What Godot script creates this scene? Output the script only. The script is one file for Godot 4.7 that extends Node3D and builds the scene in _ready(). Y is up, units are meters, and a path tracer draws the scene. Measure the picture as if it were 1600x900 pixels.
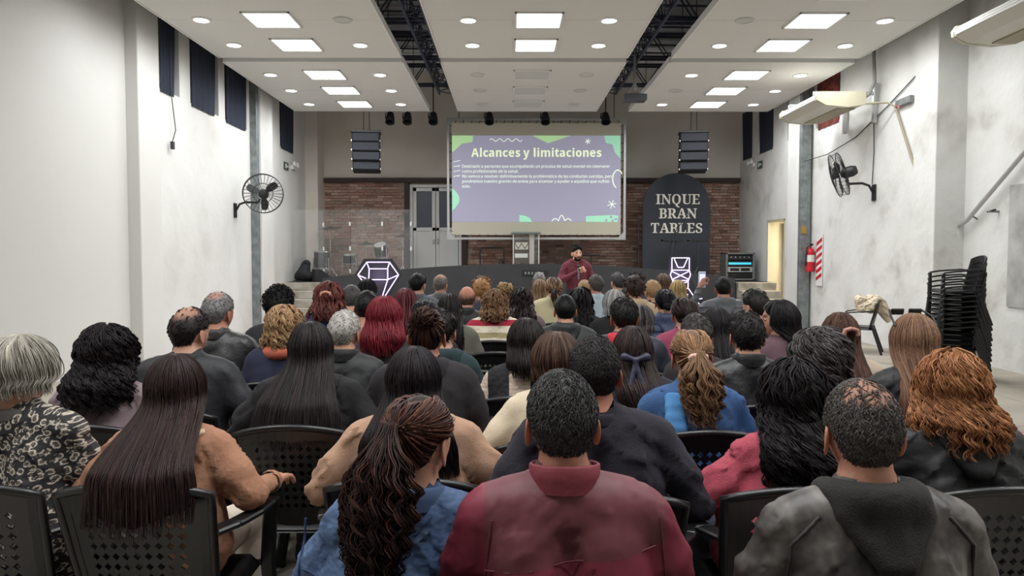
extends Node3D
# A hall during a talk: audience on black plastic armchairs, a low stage with a projection screen.

var M := {}
var rng := RandomNumberGenerator.new()
var used := {}

# ---------------------------------------------------------------- mesh collector
class MB:
	var v := PackedVector3Array()
	var n := PackedVector3Array()
	var c := PackedColorArray()
	var uv := PackedVector2Array()
	var i := PackedInt32Array()
	var col := Color.WHITE
	func tri(a: Vector3, b: Vector3, d: Vector3, nn: Vector3) -> void:
		var g := (b - a).cross(d - a)
		var k := v.size()
		v.append(a)
		if g.dot(nn) > 0.0:
			v.append(d); v.append(b)
		else:
			v.append(b); v.append(d)
		for q in 3:
			n.append(nn); c.append(col); i.append(k + q)
			uv.append(Vector2(v[k + q].x, v[k + q].y))
	func quad(a: Vector3, b: Vector3, d: Vector3, e: Vector3, nn := Vector3.ZERO) -> void:
		var m := nn
		if m == Vector3.ZERO:
			m = -((b - a).cross(d - a)).normalized()
		tri(a, b, d, m)
		tri(a, d, e, m)
	# bevelled box
	func box(at: Vector3, size: Vector3, basis := Basis.IDENTITY, bev := 0.0) -> void:
		var h := size / 2
		var e := minf(bev, minf(h.x, minf(h.y, h.z)) * 0.9)
		var ax := [Vector3(1, 0, 0), Vector3(0, 1, 0), Vector3(0, 0, 1)]
		for a in 3:
			var b := (a + 1) % 3
			var d := (a + 2) % 3
			for s in [-1.0, 1.0]:
				var o: Vector3 = ax[a] * h[a] * s
				var p: Vector3 = ax[b] * (h[b] - e)
				var q: Vector3 = ax[d] * (h[d] - e)
				quad(at + basis * (o - p - q), at + basis * (o + p - q), at + basis * (o + p + q), at + basis * (o - p + q), basis * (ax[a] * s))
				if e > 0.0:
					for t in [-1.0, 1.0]:
						var o2: Vector3 = ax[b] * h[b] * t
						var oi: Vector3 = ax[a] * (h[a] - e) * s
						var pi2: Vector3 = ax[b] * (h[b] - e) * t
						quad(at + basis * (o + pi2 - q), at + basis * (o + pi2 + q), at + basis * (oi + o2 + q), at + basis * (oi + o2 - q), (basis * (ax[a] * s + ax[b] * t)).normalized())
		if e > 0.0:
			for sx in [-1.0, 1.0]:
				for sy in [-1.0, 1.0]:
					for sz in [-1.0, 1.0]:
						var w := Vector3(sx, sy, sz)
						var i0 := Vector3(h.x - e, h.y - e, h.z - e)
						tri(at + basis * (Vector3(h.x, i0.y, i0.z) * w), at + basis * (Vector3(i0.x, h.y, i0.z) * w), at + basis * (Vector3(i0.x, i0.y, h.z) * w), (basis * w).normalized())
	func bar(a: Vector3, b: Vector3, w: float, h: float, up := Vector3.UP, bev := 0.0) -> void:
		var z := (b - a).normalized()
		var u := up
		if absf(z.dot(u)) > 0.95:
			u = Vector3.RIGHT
		var x := u.cross(z).normalized()
		var y := z.cross(x)
		box((a + b) / 2, Vector3(w, h, a.distance_to(b)), Basis(x, y, z), bev)
	func tube(p: Array, r, sides := 8, cap := true, closed := false) -> void:
		var cnt := p.size()
		var base := v.size()
		var pn := Vector3.ZERO
		for k in cnt:
			var t: Vector3
			if closed:
				t = (p[(k + 1) % cnt] - p[(k + cnt - 1) % cnt]).normalized()
			else:
				t = (p[mini(k + 1, cnt - 1)] - p[maxi(k - 1, 0)]).normalized()
			if pn == Vector3.ZERO:
				pn = t.cross(Vector3.UP if absf(t.y) < 0.9 else Vector3.RIGHT).normalized()
			pn = (pn - t * pn.dot(t)).normalized()
			var bn := t.cross(pn)
			var rr: float = r[k] if r is Array else r
			for s in sides:
				var a := TAU * s / sides
				var d := pn * cos(a) + bn * sin(a)
				v.append(p[k] + d * rr); n.append(d); c.append(col); uv.append(Vector2(float(s) / sides, k))
		var last := cnt if closed else cnt - 1
		for k in last:
			for s in sides:
				var a := base + k * sides + s
				var b := base + k * sides + (s + 1) % sides
				var k2 := (k + 1) % cnt
				var d := base + k2 * sides + s
				var e := base + k2 * sides + (s + 1) % sides
				for q in [a, b, e, a, e, d]:
					i.append(q)
		if cap and not closed:
			for w in 2:
				var k := 0 if w == 0 else cnt - 1
				var t: Vector3 = (p[0] - p[1]).normalized() if w == 0 else (p[cnt - 1] - p[cnt - 2]).normalized()
				for s in range(1, sides - 1):
					tri(v[base + k * sides], v[base + k * sides + s], v[base + k * sides + s + 1], t)
	# profile [Vector2(radius, height)] turned about an axis
	func lathe(pr: Array, sides: int, at := Vector3.ZERO, basis := Basis.IDENTITY) -> void:
		for k in pr.size() - 1:
			var a: Vector2 = pr[k]
			var b: Vector2 = pr[k + 1]
			var sl := Vector2(b.y - a.y, a.x - b.x).normalized()
			var base := v.size()
			for s in sides + 1:
				var an := TAU * s / sides
				var d := Vector3(cos(an), 0, sin(an))
				var nn := basis * (d * sl.x + Vector3.UP * sl.y)
				v.append(at + basis * (d * a.x + Vector3.UP * a.y)); v.append(at + basis * (d * b.x + Vector3.UP * b.y))
				for q in 2:
					n.append(nn); c.append(col); uv.append(Vector2(float(s) / sides, k))
			for s in sides:
				var q0 := base + s * 2
				for q in [q0, q0 + 1, q0 + 3, q0, q0 + 3, q0 + 2]:
					i.append(q)
	# flat polygon in XY given depth in Z
	func prism(poly: PackedVector2Array, z0: float, z1: float, t := Transform3D.IDENTITY) -> void:
		var ids := Geometry2D.triangulate_polygon(poly)
		for k in range(0, ids.size(), 3):
			for z in [z0, z1]:
				var nn := t.basis * Vector3(0, 0, 1.0 if z == maxf(z0, z1) else -1.0)
				tri(t * Vector3(poly[ids[k]].x, poly[ids[k]].y, z), t * Vector3(poly[ids[k + 1]].x, poly[ids[k + 1]].y, z), t * Vector3(poly[ids[k + 2]].x, poly[ids[k + 2]].y, z), nn)
		var cw := Geometry2D.is_polygon_clockwise(poly)
		for k in poly.size():
			var a := poly[k]
			var b := poly[(k + 1) % poly.size()]
			var o := Vector2(b.y - a.y, a.x - b.x).normalized() * (-1.0 if cw else 1.0)
			quad(t * Vector3(a.x, a.y, z0), t * Vector3(b.x, b.y, z0), t * Vector3(b.x, b.y, z1), t * Vector3(a.x, a.y, z1), t.basis * Vector3(o.x, o.y, 0))
	# rectangular section along points
	func strap(p: Array, w: float, h: float, up: Vector3, bev := 0.0) -> void:
		for k in p.size() - 1:
			var e: Vector3 = (p[k + 1] - p[k]).normalized() * minf(w, h) * 0.3
			bar(p[k] - (e if k > 0 else Vector3.ZERO), p[k + 1] + (e if k < p.size() - 2 else Vector3.ZERO), w, h, up, bev)
	func mesh() -> ArrayMesh:
		for k in range(0, i.size(), 3):
			var p := v[i[k]]
			if (v[i[k + 1]] - p).cross(v[i[k + 2]] - p).dot(n[i[k]] + n[i[k + 1]] + n[i[k + 2]]) > 0.0:
				var s := i[k + 1]
				i[k + 1] = i[k + 2]
				i[k + 2] = s
		var a := []
		a.resize(Mesh.ARRAY_MAX)
		a[Mesh.ARRAY_VERTEX] = v; a[Mesh.ARRAY_NORMAL] = n; a[Mesh.ARRAY_COLOR] = c; a[Mesh.ARRAY_TEX_UV] = uv; a[Mesh.ARRAY_INDEX] = i
		var m := ArrayMesh.new()
		m.add_surface_from_arrays(Mesh.PRIMITIVE_TRIANGLES, a)
		return m

# smooth mesh from bare arrays; normals are computed by the engine
func smooth_mesh(v: PackedVector3Array, idx: PackedInt32Array, c := PackedColorArray(), uv := PackedVector2Array()) -> ArrayMesh:
	var a := []
	a.resize(Mesh.ARRAY_MAX)
	a[Mesh.ARRAY_VERTEX] = v; a[Mesh.ARRAY_INDEX] = idx
	if c.size() == v.size():
		a[Mesh.ARRAY_COLOR] = c
	if uv.size() == v.size():
		a[Mesh.ARRAY_TEX_UV] = uv
	var st := SurfaceTool.new()
	st.create_from_arrays(a)
	st.generate_normals()
	return st.commit()

func numbered(s: String) -> String:
	if not used.has(s):
		used[s] = 0
		return s
	used[s] += 1
	return "%s_%03d" % [s, used[s]]

func mi(called: String, mesh: Mesh, m: Material, parent: Node = self) -> MeshInstance3D:
	var o := MeshInstance3D.new()
	o.name = numbered(called) if parent == self else called
	o.mesh = mesh
	o.material_override = m
	o.cast_shadow = GeometryInstance3D.SHADOW_CASTING_SETTING_ON
	parent.add_child(o, true)
	return o

func tag(o: Node, label: String, category: String, group := "") -> void:
	o.set_meta("label", label)
	o.set_meta("category", category)
	if group:
		o.set_meta("group", group)

func thing(called: String, label: String, category: String, at := Vector3.ZERO, turn := 0.0, group := "") -> Node3D:
	var o := Node3D.new()
	o.name = numbered(called)
	add_child(o)
	o.position = at
	o.rotation.y = turn
	tag(o, label, category, group)
	return o

func struct(called: String, mesh: Mesh, m: Material, parent: Node = self) -> MeshInstance3D:
	var o := mi(called, mesh, m, parent)
	if parent == self:
		o.set_meta("kind", "structure")
	return o

func dup(src: Node3D, at: Vector3, turn: float, label := "", group := "") -> Node3D:
	var r: Node3D = src.duplicate()
	var base := String(src.name)
	r.name = numbered(base)
	add_child(r)
	r.position = at
	r.rotation.y = turn
	if label:
		r.set_meta("label", label)
	if group:
		r.set_meta("group", group)
	return r

func sc(r: float, g: float, b: float) -> Color:
	return Color(r / 255.0, g / 255.0, b / 255.0)

func mat(col: Color, rough := 0.8, metal := 0.0) -> StandardMaterial3D:
	var m := StandardMaterial3D.new()
	m.albedo_color = col
	m.roughness = rough
	m.metallic = metal
	return m

func glow(col: Color, e: float) -> StandardMaterial3D:
	var m := mat(col, 0.6)
	m.emission_enabled = true
	m.emission = col
	m.emission_energy_multiplier = e
	return m

func noise(freq: float, kind := FastNoiseLite.TYPE_SIMPLEX_SMOOTH, oct := 4, sd := 1) -> FastNoiseLite:
	var f := FastNoiseLite.new()
	f.noise_type = kind
	f.frequency = freq
	f.fractal_octaves = oct
	f.seed = sd
	return f

# seamless noise picture blended between colours
func blotch(freq: float, stops: Array, size := 512, oct := 5, sd := 1) -> NoiseTexture2D:
	var t := NoiseTexture2D.new()
	t.width = size; t.height = size; t.seamless = true; t.normalize = true
	t.noise = noise(freq, FastNoiseLite.TYPE_SIMPLEX_SMOOTH, oct, sd)
	var g := Gradient.new()
	var off := PackedFloat32Array()
	var cols := PackedColorArray()
	for s in stops:
		off.append(s[0]); cols.append(s[1])
	g.offsets = off; g.colors = cols
	t.color_ramp = g
	return t

func bumps(freq: float, size := 256, oct := 3, sd := 3, strength := 4.0) -> NoiseTexture2D:
	var t := NoiseTexture2D.new()
	t.width = size; t.height = size; t.seamless = true; t.as_normal_map = true; t.bump_strength = strength
	t.noise = noise(freq, FastNoiseLite.TYPE_SIMPLEX_SMOOTH, oct, sd)
	return t

func tri_map(m: StandardMaterial3D, scale: float, world := true) -> StandardMaterial3D:
	m.uv1_triplanar = true
	m.uv1_world_triplanar = world
	m.uv1_scale = Vector3.ONE * scale
	return m

func make_materials() -> void:
	M.fold = bumps(0.02, 256, 4, 5, 6.0)
	M.weave = bumps(0.12, 256, 2, 9, 3.0)
	M.plaster = tri_map(mat(Color.WHITE, 0.85), 0.16)
	M.plaster.albedo_texture = blotch(0.006, [[0.0, sc(200, 199, 195)], [0.35, sc(212, 212, 209)], [1.0, sc(219, 219, 217)]], 512, 6, 4)
	M.plaster.normal_enabled = true; M.plaster.normal_texture = bumps(0.02, 512, 5, 12, 2.0); M.plaster.normal_scale = 0.4
	M.smooth_plaster = tri_map(mat(Color.WHITE, 0.75), 0.1)
	M.smooth_plaster.albedo_texture = blotch(0.004, [[0.0, sc(208, 207, 204)], [1.0, sc(218, 217, 214)]], 512, 3, 8)
	M.worn = tri_map(mat(Color.WHITE, 0.9), 0.22)
	M.worn.albedo_texture = blotch(0.008, [[0.0, sc(176, 174, 168)], [0.2, sc(200, 199, 195)], [0.4, sc(212, 212, 209)], [1.0, sc(220, 220, 218)]], 512, 7, 21)
	M.worn.normal_enabled = true; M.worn.normal_texture = M.plaster.normal_texture; M.worn.normal_scale = 0.7
	M.cream = tri_map(mat(Color.WHITE, 0.85), 0.15)
	M.cream.albedo_texture = blotch(0.005, [[0.0, sc(206, 198, 186)], [0.4, sc(216, 208, 200)], [1.0, sc(220, 214, 208)]], 512, 5, 30)
	M.cement = tri_map(mat(Color.WHITE, 0.95), 0.5)
	M.cement.albedo_texture = blotch(0.01, [[0.0, sc(150, 150, 147)], [0.5, sc(172, 172, 169)], [1.0, sc(188, 188, 185)]], 512, 6, 31)
	M.floor = tri_map(mat(Color.WHITE, 0.62), 0.2)
	M.floor.albedo_texture = blotch(0.008, [[0.0, sc(132, 124, 112)], [0.35, sc(154, 146, 133)], [0.6, sc(163, 155, 142)], [1.0, sc(174, 167, 155)]], 512, 7, 41)
	M.floor.normal_enabled = true; M.floor.normal_texture = bumps(0.03, 512, 5, 14, 2.0); M.floor.normal_scale = 0.3
	M.grout = mat(sc(92, 85, 76), 0.95)
	M.cloud = mat(sc(214, 212, 208), 0.8)
	M.cloud_edge = mat(sc(226, 225, 222), 0.7)
	M.white = mat(sc(224, 224, 222), 0.5)
	M.offwhite = mat(sc(200, 197, 184), 0.45)
	M.cream_plastic = mat(sc(190, 184, 160), 0.4)
	M.steel = tri_map(mat(Color.WHITE, 0.5, 0.5), 1.2)
	M.steel.albedo_texture = blotch(0.02, [[0.0, sc(112, 118, 120)], [1.0, sc(150, 156, 156)]], 256, 4, 51)
	M.pipe = mat(sc(190, 190, 190), 0.35, 0.6)
	M.truss = mat(sc(78, 84, 102), 0.6, 0.2)
	M.roof = tri_map(mat(Color.WHITE, 0.9), 0.3)
	M.roof.albedo_texture = blotch(0.01, [[0.0, sc(206, 208, 212)], [1.0, sc(226, 227, 228)]], 256, 4, 52)
	M.black = mat(sc(24, 24, 26), 0.5)
	M.black_plastic = mat(sc(21, 21, 23), 0.34)
	M.black_matt = mat(sc(29, 30, 34), 0.75)
	M.stage_black = tri_map(mat(Color.WHITE, 0.6), 0.6)
	M.stage_black.albedo_texture = blotch(0.01, [[0.0, sc(44, 45, 49)], [1.0, sc(54, 55, 59)]], 256, 4, 53)
	M.sign = mat(sc(46, 50, 60), 0.7)
	M.navy_cloth = mat(sc(34, 40, 58), 0.9)
	M.red_cloth = tri_map(mat(Color.WHITE, 0.85), 1.0)
	M.red_cloth.albedo_texture = blotch(0.02, [[0.0, sc(60, 22, 18)], [0.6, sc(112, 44, 36)], [1.0, sc(150, 86, 60)]], 256, 4, 54)
	M.brown_trim = mat(sc(66, 52, 50), 0.7)
	M.mortar = mat(sc(172, 158, 146), 0.95)
	M.brick = tri_map(mat(Color.WHITE, 0.92), 1.5)
	M.brick.vertex_color_use_as_albedo = true
	M.brick.normal_enabled = true; M.brick.normal_texture = M.plaster.normal_texture
	M.pane = mat(Color(0.75, 0.8, 0.85, 0.12), 0.05)
	M.pane.transparency = BaseMaterial3D.TRANSPARENCY_ALPHA
	M.acrylic = mat(Color(0.86, 0.88, 0.88, 0.04), 0.05)
	M.acrylic.transparency = BaseMaterial3D.TRANSPARENCY_ALPHA
	M.dusk = mat(sc(70, 76, 92), 0.3)
	M.red = mat(sc(196, 30, 42), 0.35)
	M.chrome = mat(sc(200, 200, 202), 0.2, 0.9)
	M.brass = mat(sc(176, 146, 80), 0.35, 0.8)
	M.lamp = glow(sc(255, 254, 250), 3.2)
	M.neon = glow(sc(222, 200, 255), 1.5)
	M.ceil_off = mat(sc(198, 197, 193), 0.6)
	M.cable = mat(sc(52, 52, 54), 0.6)
	M.concrete_step = tri_map(mat(Color.WHITE, 0.95), 0.6)
	M.concrete_step.albedo_texture = blotch(0.012, [[0.0, sc(128, 122, 110)], [0.6, sc(164, 158, 146)], [1.0, sc(182, 178, 168)]], 256, 5, 61)

func boxmesh(parts: Array, bev := 0.0) -> ArrayMesh:
	var b := MB.new()
	for p in parts: # [x0,x1,y0,y1,z0,z1]
		b.box(Vector3((p[0] + p[1]) / 2, (p[2] + p[3]) / 2, (p[4] + p[5]) / 2), Vector3(absf(p[1] - p[0]), absf(p[3] - p[2]), absf(p[5] - p[4])), Basis.IDENTITY, bev)
	return b.mesh()

const LX := -5.3
const RX := 6.25
const TOP := 6.5
const BACK := -20.0

func make_shell() -> void:
	# floor: concrete slabs over a base
	var fl := struct("floor", boxmesh([[-6.0, 7.2, -0.3, -0.012, 5.0, -20.6]]), M.grout)
	var xs := [-6.0, -3.6, -0.6, 2.4, 5.35, 7.2]
	var zs := [5.0, 2.2, -0.7, -3.6, -6.5, -9.45, -12.4, -15.3, -17.3]
	for a in xs.size() - 1:
		for b in zs.size() - 1:
			mi("slab", boxmesh([[xs[a] + 0.005, xs[a + 1] - 0.005, -0.012, 0.0, zs[b] - 0.005, zs[b + 1] + 0.005]]), M.floor, fl)
	# left wall: smooth bay near, window bays beyond, pilasters between
	struct("wall_left", boxmesh([[-5.9, -5.45, 0, TOP, 5.0, -10.75]]), M.smooth_plaster)
	var lw := [[-11.3, -12.0], [-12.4, -13.6], [-13.9, -15.05], [-17.2, -18.3]]
	var parts := [[-5.9, LX, 0, 4.07, -10.75, BACK], [-5.9, LX, 5.35, TOP, -10.75, BACK]]
	var z0 := -10.75
	for w in lw:
		parts.append([-5.9, LX, 4.07, 5.35, z0, w[0]])
		z0 = w[1]
	parts.append([-5.9, LX, 4.07, 5.35, z0, BACK])
	struct("wall_left", boxmesh(parts), M.plaster)
	var k := 0
	for w in lw:
		k += 1
		window(k, LX, -1.0, w[0], w[1], 4.07, 5.35)
		curtain(LX + 0.012, w[0] - 0.02, w[1] + (0.16 if k < 3 else 0.04), 4.02, 5.3, M.navy_cloth, "dark navy blackout curtain over the left wall's " + ["window beside the near pilaster", "second high window, its hem drawn aside", "third high window, next to the steel channel", "window above the exit sign"][k - 1])
	struct("trim_1", boxmesh([[-5.6, -5.27, 0, TOP, -10.6, -11.25]], 0.01), M.smooth_plaster)
	struct("trim_2", boxmesh([[-5.6, -5.12, 0, TOP, -15.35, -16.1]], 0.01), M.plaster)
	struct("trim_3", boxmesh([[-5.6, -4.98, 0, TOP, -19.3, -20.2]], 0.01), M.cream)
	# right wall
	struct("wall_right", boxmesh([[6.62, 7.1, 0, TOP, 5.0, -11.0]]), M.worn)
	var rw := [[-14.0, -15.1], [-15.95, -16.6], [-17.5, -18.55], [-19.0, -19.85]]
	var rp := [[RX, 7.1, 0, 4.1, -11.0, -16.7], [RX, 7.1, 2.36, 4.1, -16.7, -17.75], [RX, 7.1, 0, 4.1, -17.75, BACK], [RX, 7.1, 5.35, TOP, -11.0, BACK]]
	z0 = -11.0
	for w in rw:
		rp.append([RX, 7.1, 4.1, 5.35, z0, w[0]])
		z0 = w[1]
	rp.append([RX, 7.1, 4.1, 5.35, z0, BACK])
	struct("wall_right", boxmesh(rp), M.worn)
	k = 0
	for w in rw:
		k += 1
		window(k + 4, RX, 1.0, w[0], w[1], 4.1, 5.35)
		curtain(RX - 0.012, w[0] - 0.02, w[1] + 0.03, 4.05, 5.3, M.red_cloth if k < 3 else M.navy_cloth, ["dark red patterned curtain behind the bracketed air conditioner", "narrow dark red curtain beside the far right pilaster", "dark navy curtain between the red curtain and the stage corner window", "dark navy curtain over the window in the right stage corner"][k - 1])
	struct("trim_4", boxmesh([[6.18, 6.8, 0, TOP, -10.7, -11.3]], 0.01), M.worn)
	struct("trim_5", boxmesh([[6.02, 6.8, 0, TOP, -15.3, -15.95]], 0.01), M.plaster)
	# grey cement patch on the near right wall
	struct("trim_6", boxmesh([[6.6, 6.63, 0.85, 2.45, -8.0, -9.72]]), M.cement)
	# back wall with a door opening, rear wall behind the camera
	struct("wall_back", boxmesh([[-5.9, 7.1, 3.6, TOP, BACK, -20.5]]), M.cream)
	var bw := struct("wall_back", boxmesh([[-5.9, -2.68, 0, 3.6, -20.06, -20.5], [-1.28, 7.1, 0, 3.6, -20.06, -20.5], [-2.68, -1.28, 3.45, 3.6, -20.06, -20.5]]), M.mortar)
	bricks(bw)
	struct("trim_7", boxmesh([[-5.0, 6.25, 3.5, 3.62, -19.9, -20.05]], 0.01), M.brown_trim)
	struct("trim_8", boxmesh([[-2.82, -2.68, 0.9, 3.5, -19.93, -20.07], [-1.28, -1.14, 0.9, 3.5, -19.93, -20.07]], 0.005), M.brown_trim)
	struct("wall_rear", boxmesh([[-6.0, 7.2, 0, TOP, 4.6, 5.0]]), M.plaster)
	struct("ceiling", boxmesh([[-6.0, 7.2, TOP, TOP + 0.2, 5.0, -20.6]]), M.roof)
	var rib := MB.new()
	for q in 44:
		rib.box(Vector3(0.6, TOP - 0.02, 4.5 - q * 0.57), Vector3(13.0, 0.04, 0.1))
	struct("trim_9", rib.mesh(), M.roof)
	# room beyond the side door
	struct("wall_annex", boxmesh([[7.1, 9.0, 0, 2.7, -19.2, -19.4], [7.1, 9.0, 0, 2.7, -15.6, -15.4], [9.0, 9.2, 0, 2.7, -15.4, -19.4], [7.1, 9.2, 2.7, 2.8, -15.4, -19.4], [7.1, 9.2, -0.2, 0, -15.4, -19.4]]), M.cream)
	struct("door_2", boxmesh([[RX - 0.02, 7.12, 0, 2.36, -16.66, -16.7], [RX - 0.02, 7.12, 0, 2.36, -17.75, -17.71], [RX - 0.02, 7.12, 2.32, 2.38, -16.66, -17.75]], 0.004), M.cream_plastic)
	var leaf := struct("door_3", boxmesh([[6.6, 7.1, 0.01, 2.3, -17.66, -17.7]], 0.005), M.offwhite)
	mi("door_handle", boxmesh([[6.66, 6.7, 1.0, 1.14, -17.6, -17.66]], 0.004), M.steel, leaf)
	# white double door at the back of the stage
	var d := struct("door_1", boxmesh([[-2.68, -2.6, 0.9, 3.45, -20.0, -20.1], [-1.36, -1.28, 0.9, 3.45, -20.0, -20.1], [-2.6, -1.36, 3.37, 3.45, -20.0, -20.1]], 0.006), M.white)
	for s in 2:
		var x0 := -2.59 + s * 0.615
		var leaf2 := mi("door_leaf", boxmesh([[x0, x0 + 0.09, 0.92, 3.36, -20.02, -20.08], [x0 + 0.51, x0 + 0.6, 0.92, 3.36, -20.02, -20.08], [x0, x0 + 0.6, 0.92, 1.02, -20.02, -20.08], [x0, x0 + 0.6, 2.2, 2.29, -20.02, -20.08], [x0, x0 + 0.6, 3.27, 3.36, -20.02, -20.08], [x0 + 0.09, x0 + 0.51, 1.02, 2.2, -20.045, -20.07]], 0.004), M.white, d)
		mi("pane", boxmesh([[x0 + 0.09, x0 + 0.51, 2.29, 3.27, -20.05, -20.06]]), M.dusk, leaf2)
		mi("handle", boxmesh([[x0 + (0.53 if s == 0 else 0.03), x0 + (0.57 if s == 0 else 0.07), 1.85, 1.99, -19.97, -20.02]], 0.004), M.chrome, leaf2)
	# stage
	struct("stage_platform", boxmesh([[LX, RX, 0, 0.9, -17.32, -20.06]], 0.01), M.stage_black)
	var top := PackedVector2Array()
	for q in 33:
		var u := q / 32.0
		top.append(Vector2(lerpf(-4.35, 5.3, u), 1.0 + 0.335 * (1.0 - pow(absf(u * 2.0 - 1.0), 2.0))))
	var poly := PackedVector2Array([Vector2(5.3, 0), Vector2(-4.35, 0)])
	poly.append_array(top)
	var fb := MB.new()
	fb.prism(poly, -17.2, -17.3)
	struct("stage_front", fb.mesh(), M.stage_black)
	for side in 2:
		var st := MB.new()
		var xa := LX if side == 0 else 5.35
		var xb := -4.4 if side == 0 else RX
		for q in 5:
			st.box(Vector3((xa + xb) / 2, 0.09 + q * 0.18, -16.0 - q * 0.28 - 0.7 + q * 0.14), Vector3(xb - xa, 0.18, 1.4 - q * 0.28), Basis.IDENTITY, 0.01)
		struct("stage_steps", st.mesh(), M.concrete_step)
	# steel channels on the far pilasters
	struct("trim_10", boxmesh([[-5.3, -5.16, 0, 5.4, -15.2, -15.34]], 0.005), M.steel)
	struct("trim_11", boxmesh([[6.0, 6.2, 0, 5.4, -15.16, -15.29]], 0.005), M.steel)

func window(k: int, x: float, s: float, za: float, zb: float, y0: float, y1: float) -> void:
	var o := s * 0.3
	var f := 0.05
	var w := struct("window_%d" % k, boxmesh([[x + o, x + o + s * 0.05, y0, y0 + f, za, zb], [x + o, x + o + s * 0.05, y1 - f, y1, za, zb], [x + o, x + o + s * 0.05, y0, y1, za, za - f], [x + o, x + o + s * 0.05, y0, y1, zb + f, zb], [x + o, x + o + s * 0.05, y0, y1, (za + zb) / 2 + 0.02, (za + zb) / 2 - 0.02]], 0.004), M.steel)
	mi("pane", boxmesh([[x + o + s * 0.02, x + o + s * 0.03, y0 + f, y1 - f, za - f, zb + f]]), M.dusk, w)

func curtain(x: float, za: float, zb: float, y0: float, y1: float, m: Material, label: String) -> void:
	var v := PackedVector3Array()
	var idx := PackedInt32Array()
	var nu := 28
	var nv := 8
	for s in 2:
		for a in nu + 1:
			for b in nv + 1:
				var u := float(a) / nu
				var t := float(b) / nv
				var zz := lerpf(za, zb, u) + (u * 0.1 * (1.0 - t))
				v.append(Vector3(x + sin(u * 26.0 + t) * 0.012 * (0.4 + 0.6 * (1.0 - t)) + s * 0.004, lerpf(y0, y1, t), zz))
	var st := (nu + 1) * (nv + 1)
	for s in 2:
		for a in nu:
			for b in nv:
				var q := s * st + a * (nv + 1) + b
				var r := q + nv + 1
				idx.append_array(PackedInt32Array([q, r, r + 1, q, r + 1, q + 1] if s == 0 else [q, r + 1, r, q, q + 1, r + 1]))
	var o := mi("curtain", smooth_mesh(v, idx), m)
	tag(o, label, "curtain")

func bricks(parent: Node) -> void:
	rng.seed = 77
	var b := MB.new()
	var cols := [sc(128, 96, 86), sc(156, 120, 106), sc(176, 142, 128), sc(166, 130, 116), sc(192, 162, 148), sc(160, 136, 124), sc(142, 106, 94), sc(186, 172, 162)]
	var pick := noise(0.6, FastNoiseLite.TYPE_SIMPLEX_SMOOTH, 3, 5)
	for row in 34:
		var y := 0.9 + row * 0.078
		if y > 3.48:
			break
		var x := -5.2 + (0.13 if row % 2 else 0.0)
		while x < 6.25:
			var l := 0.235 + rng.randf_range(-0.03, 0.03)
			if not (x + l > -2.8 and x < -1.16):
				var q := clampf(pick.get_noise_2d(x, y * 2.0) * 0.7 + rng.randf_range(-0.5, 0.5), -1, 1)
				b.col = cols[int(clampf((q + 1) * 4.0, 0, 7))].srgb_to_linear()
				b.box(Vector3(x + l / 2, y + 0.032, -20.05 + rng.randf_range(-0.006, 0.008)), Vector3(l - 0.016, 0.062 + rng.randf_range(-0.006, 0.004), 0.06), Basis(Vector3(0, 0, 1), rng.randf_range(-0.012, 0.012)))
			x += l
	var o := mi("bricks", b.mesh(), M.brick, parent)
	o.set_meta("kind", "stuff")

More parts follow.
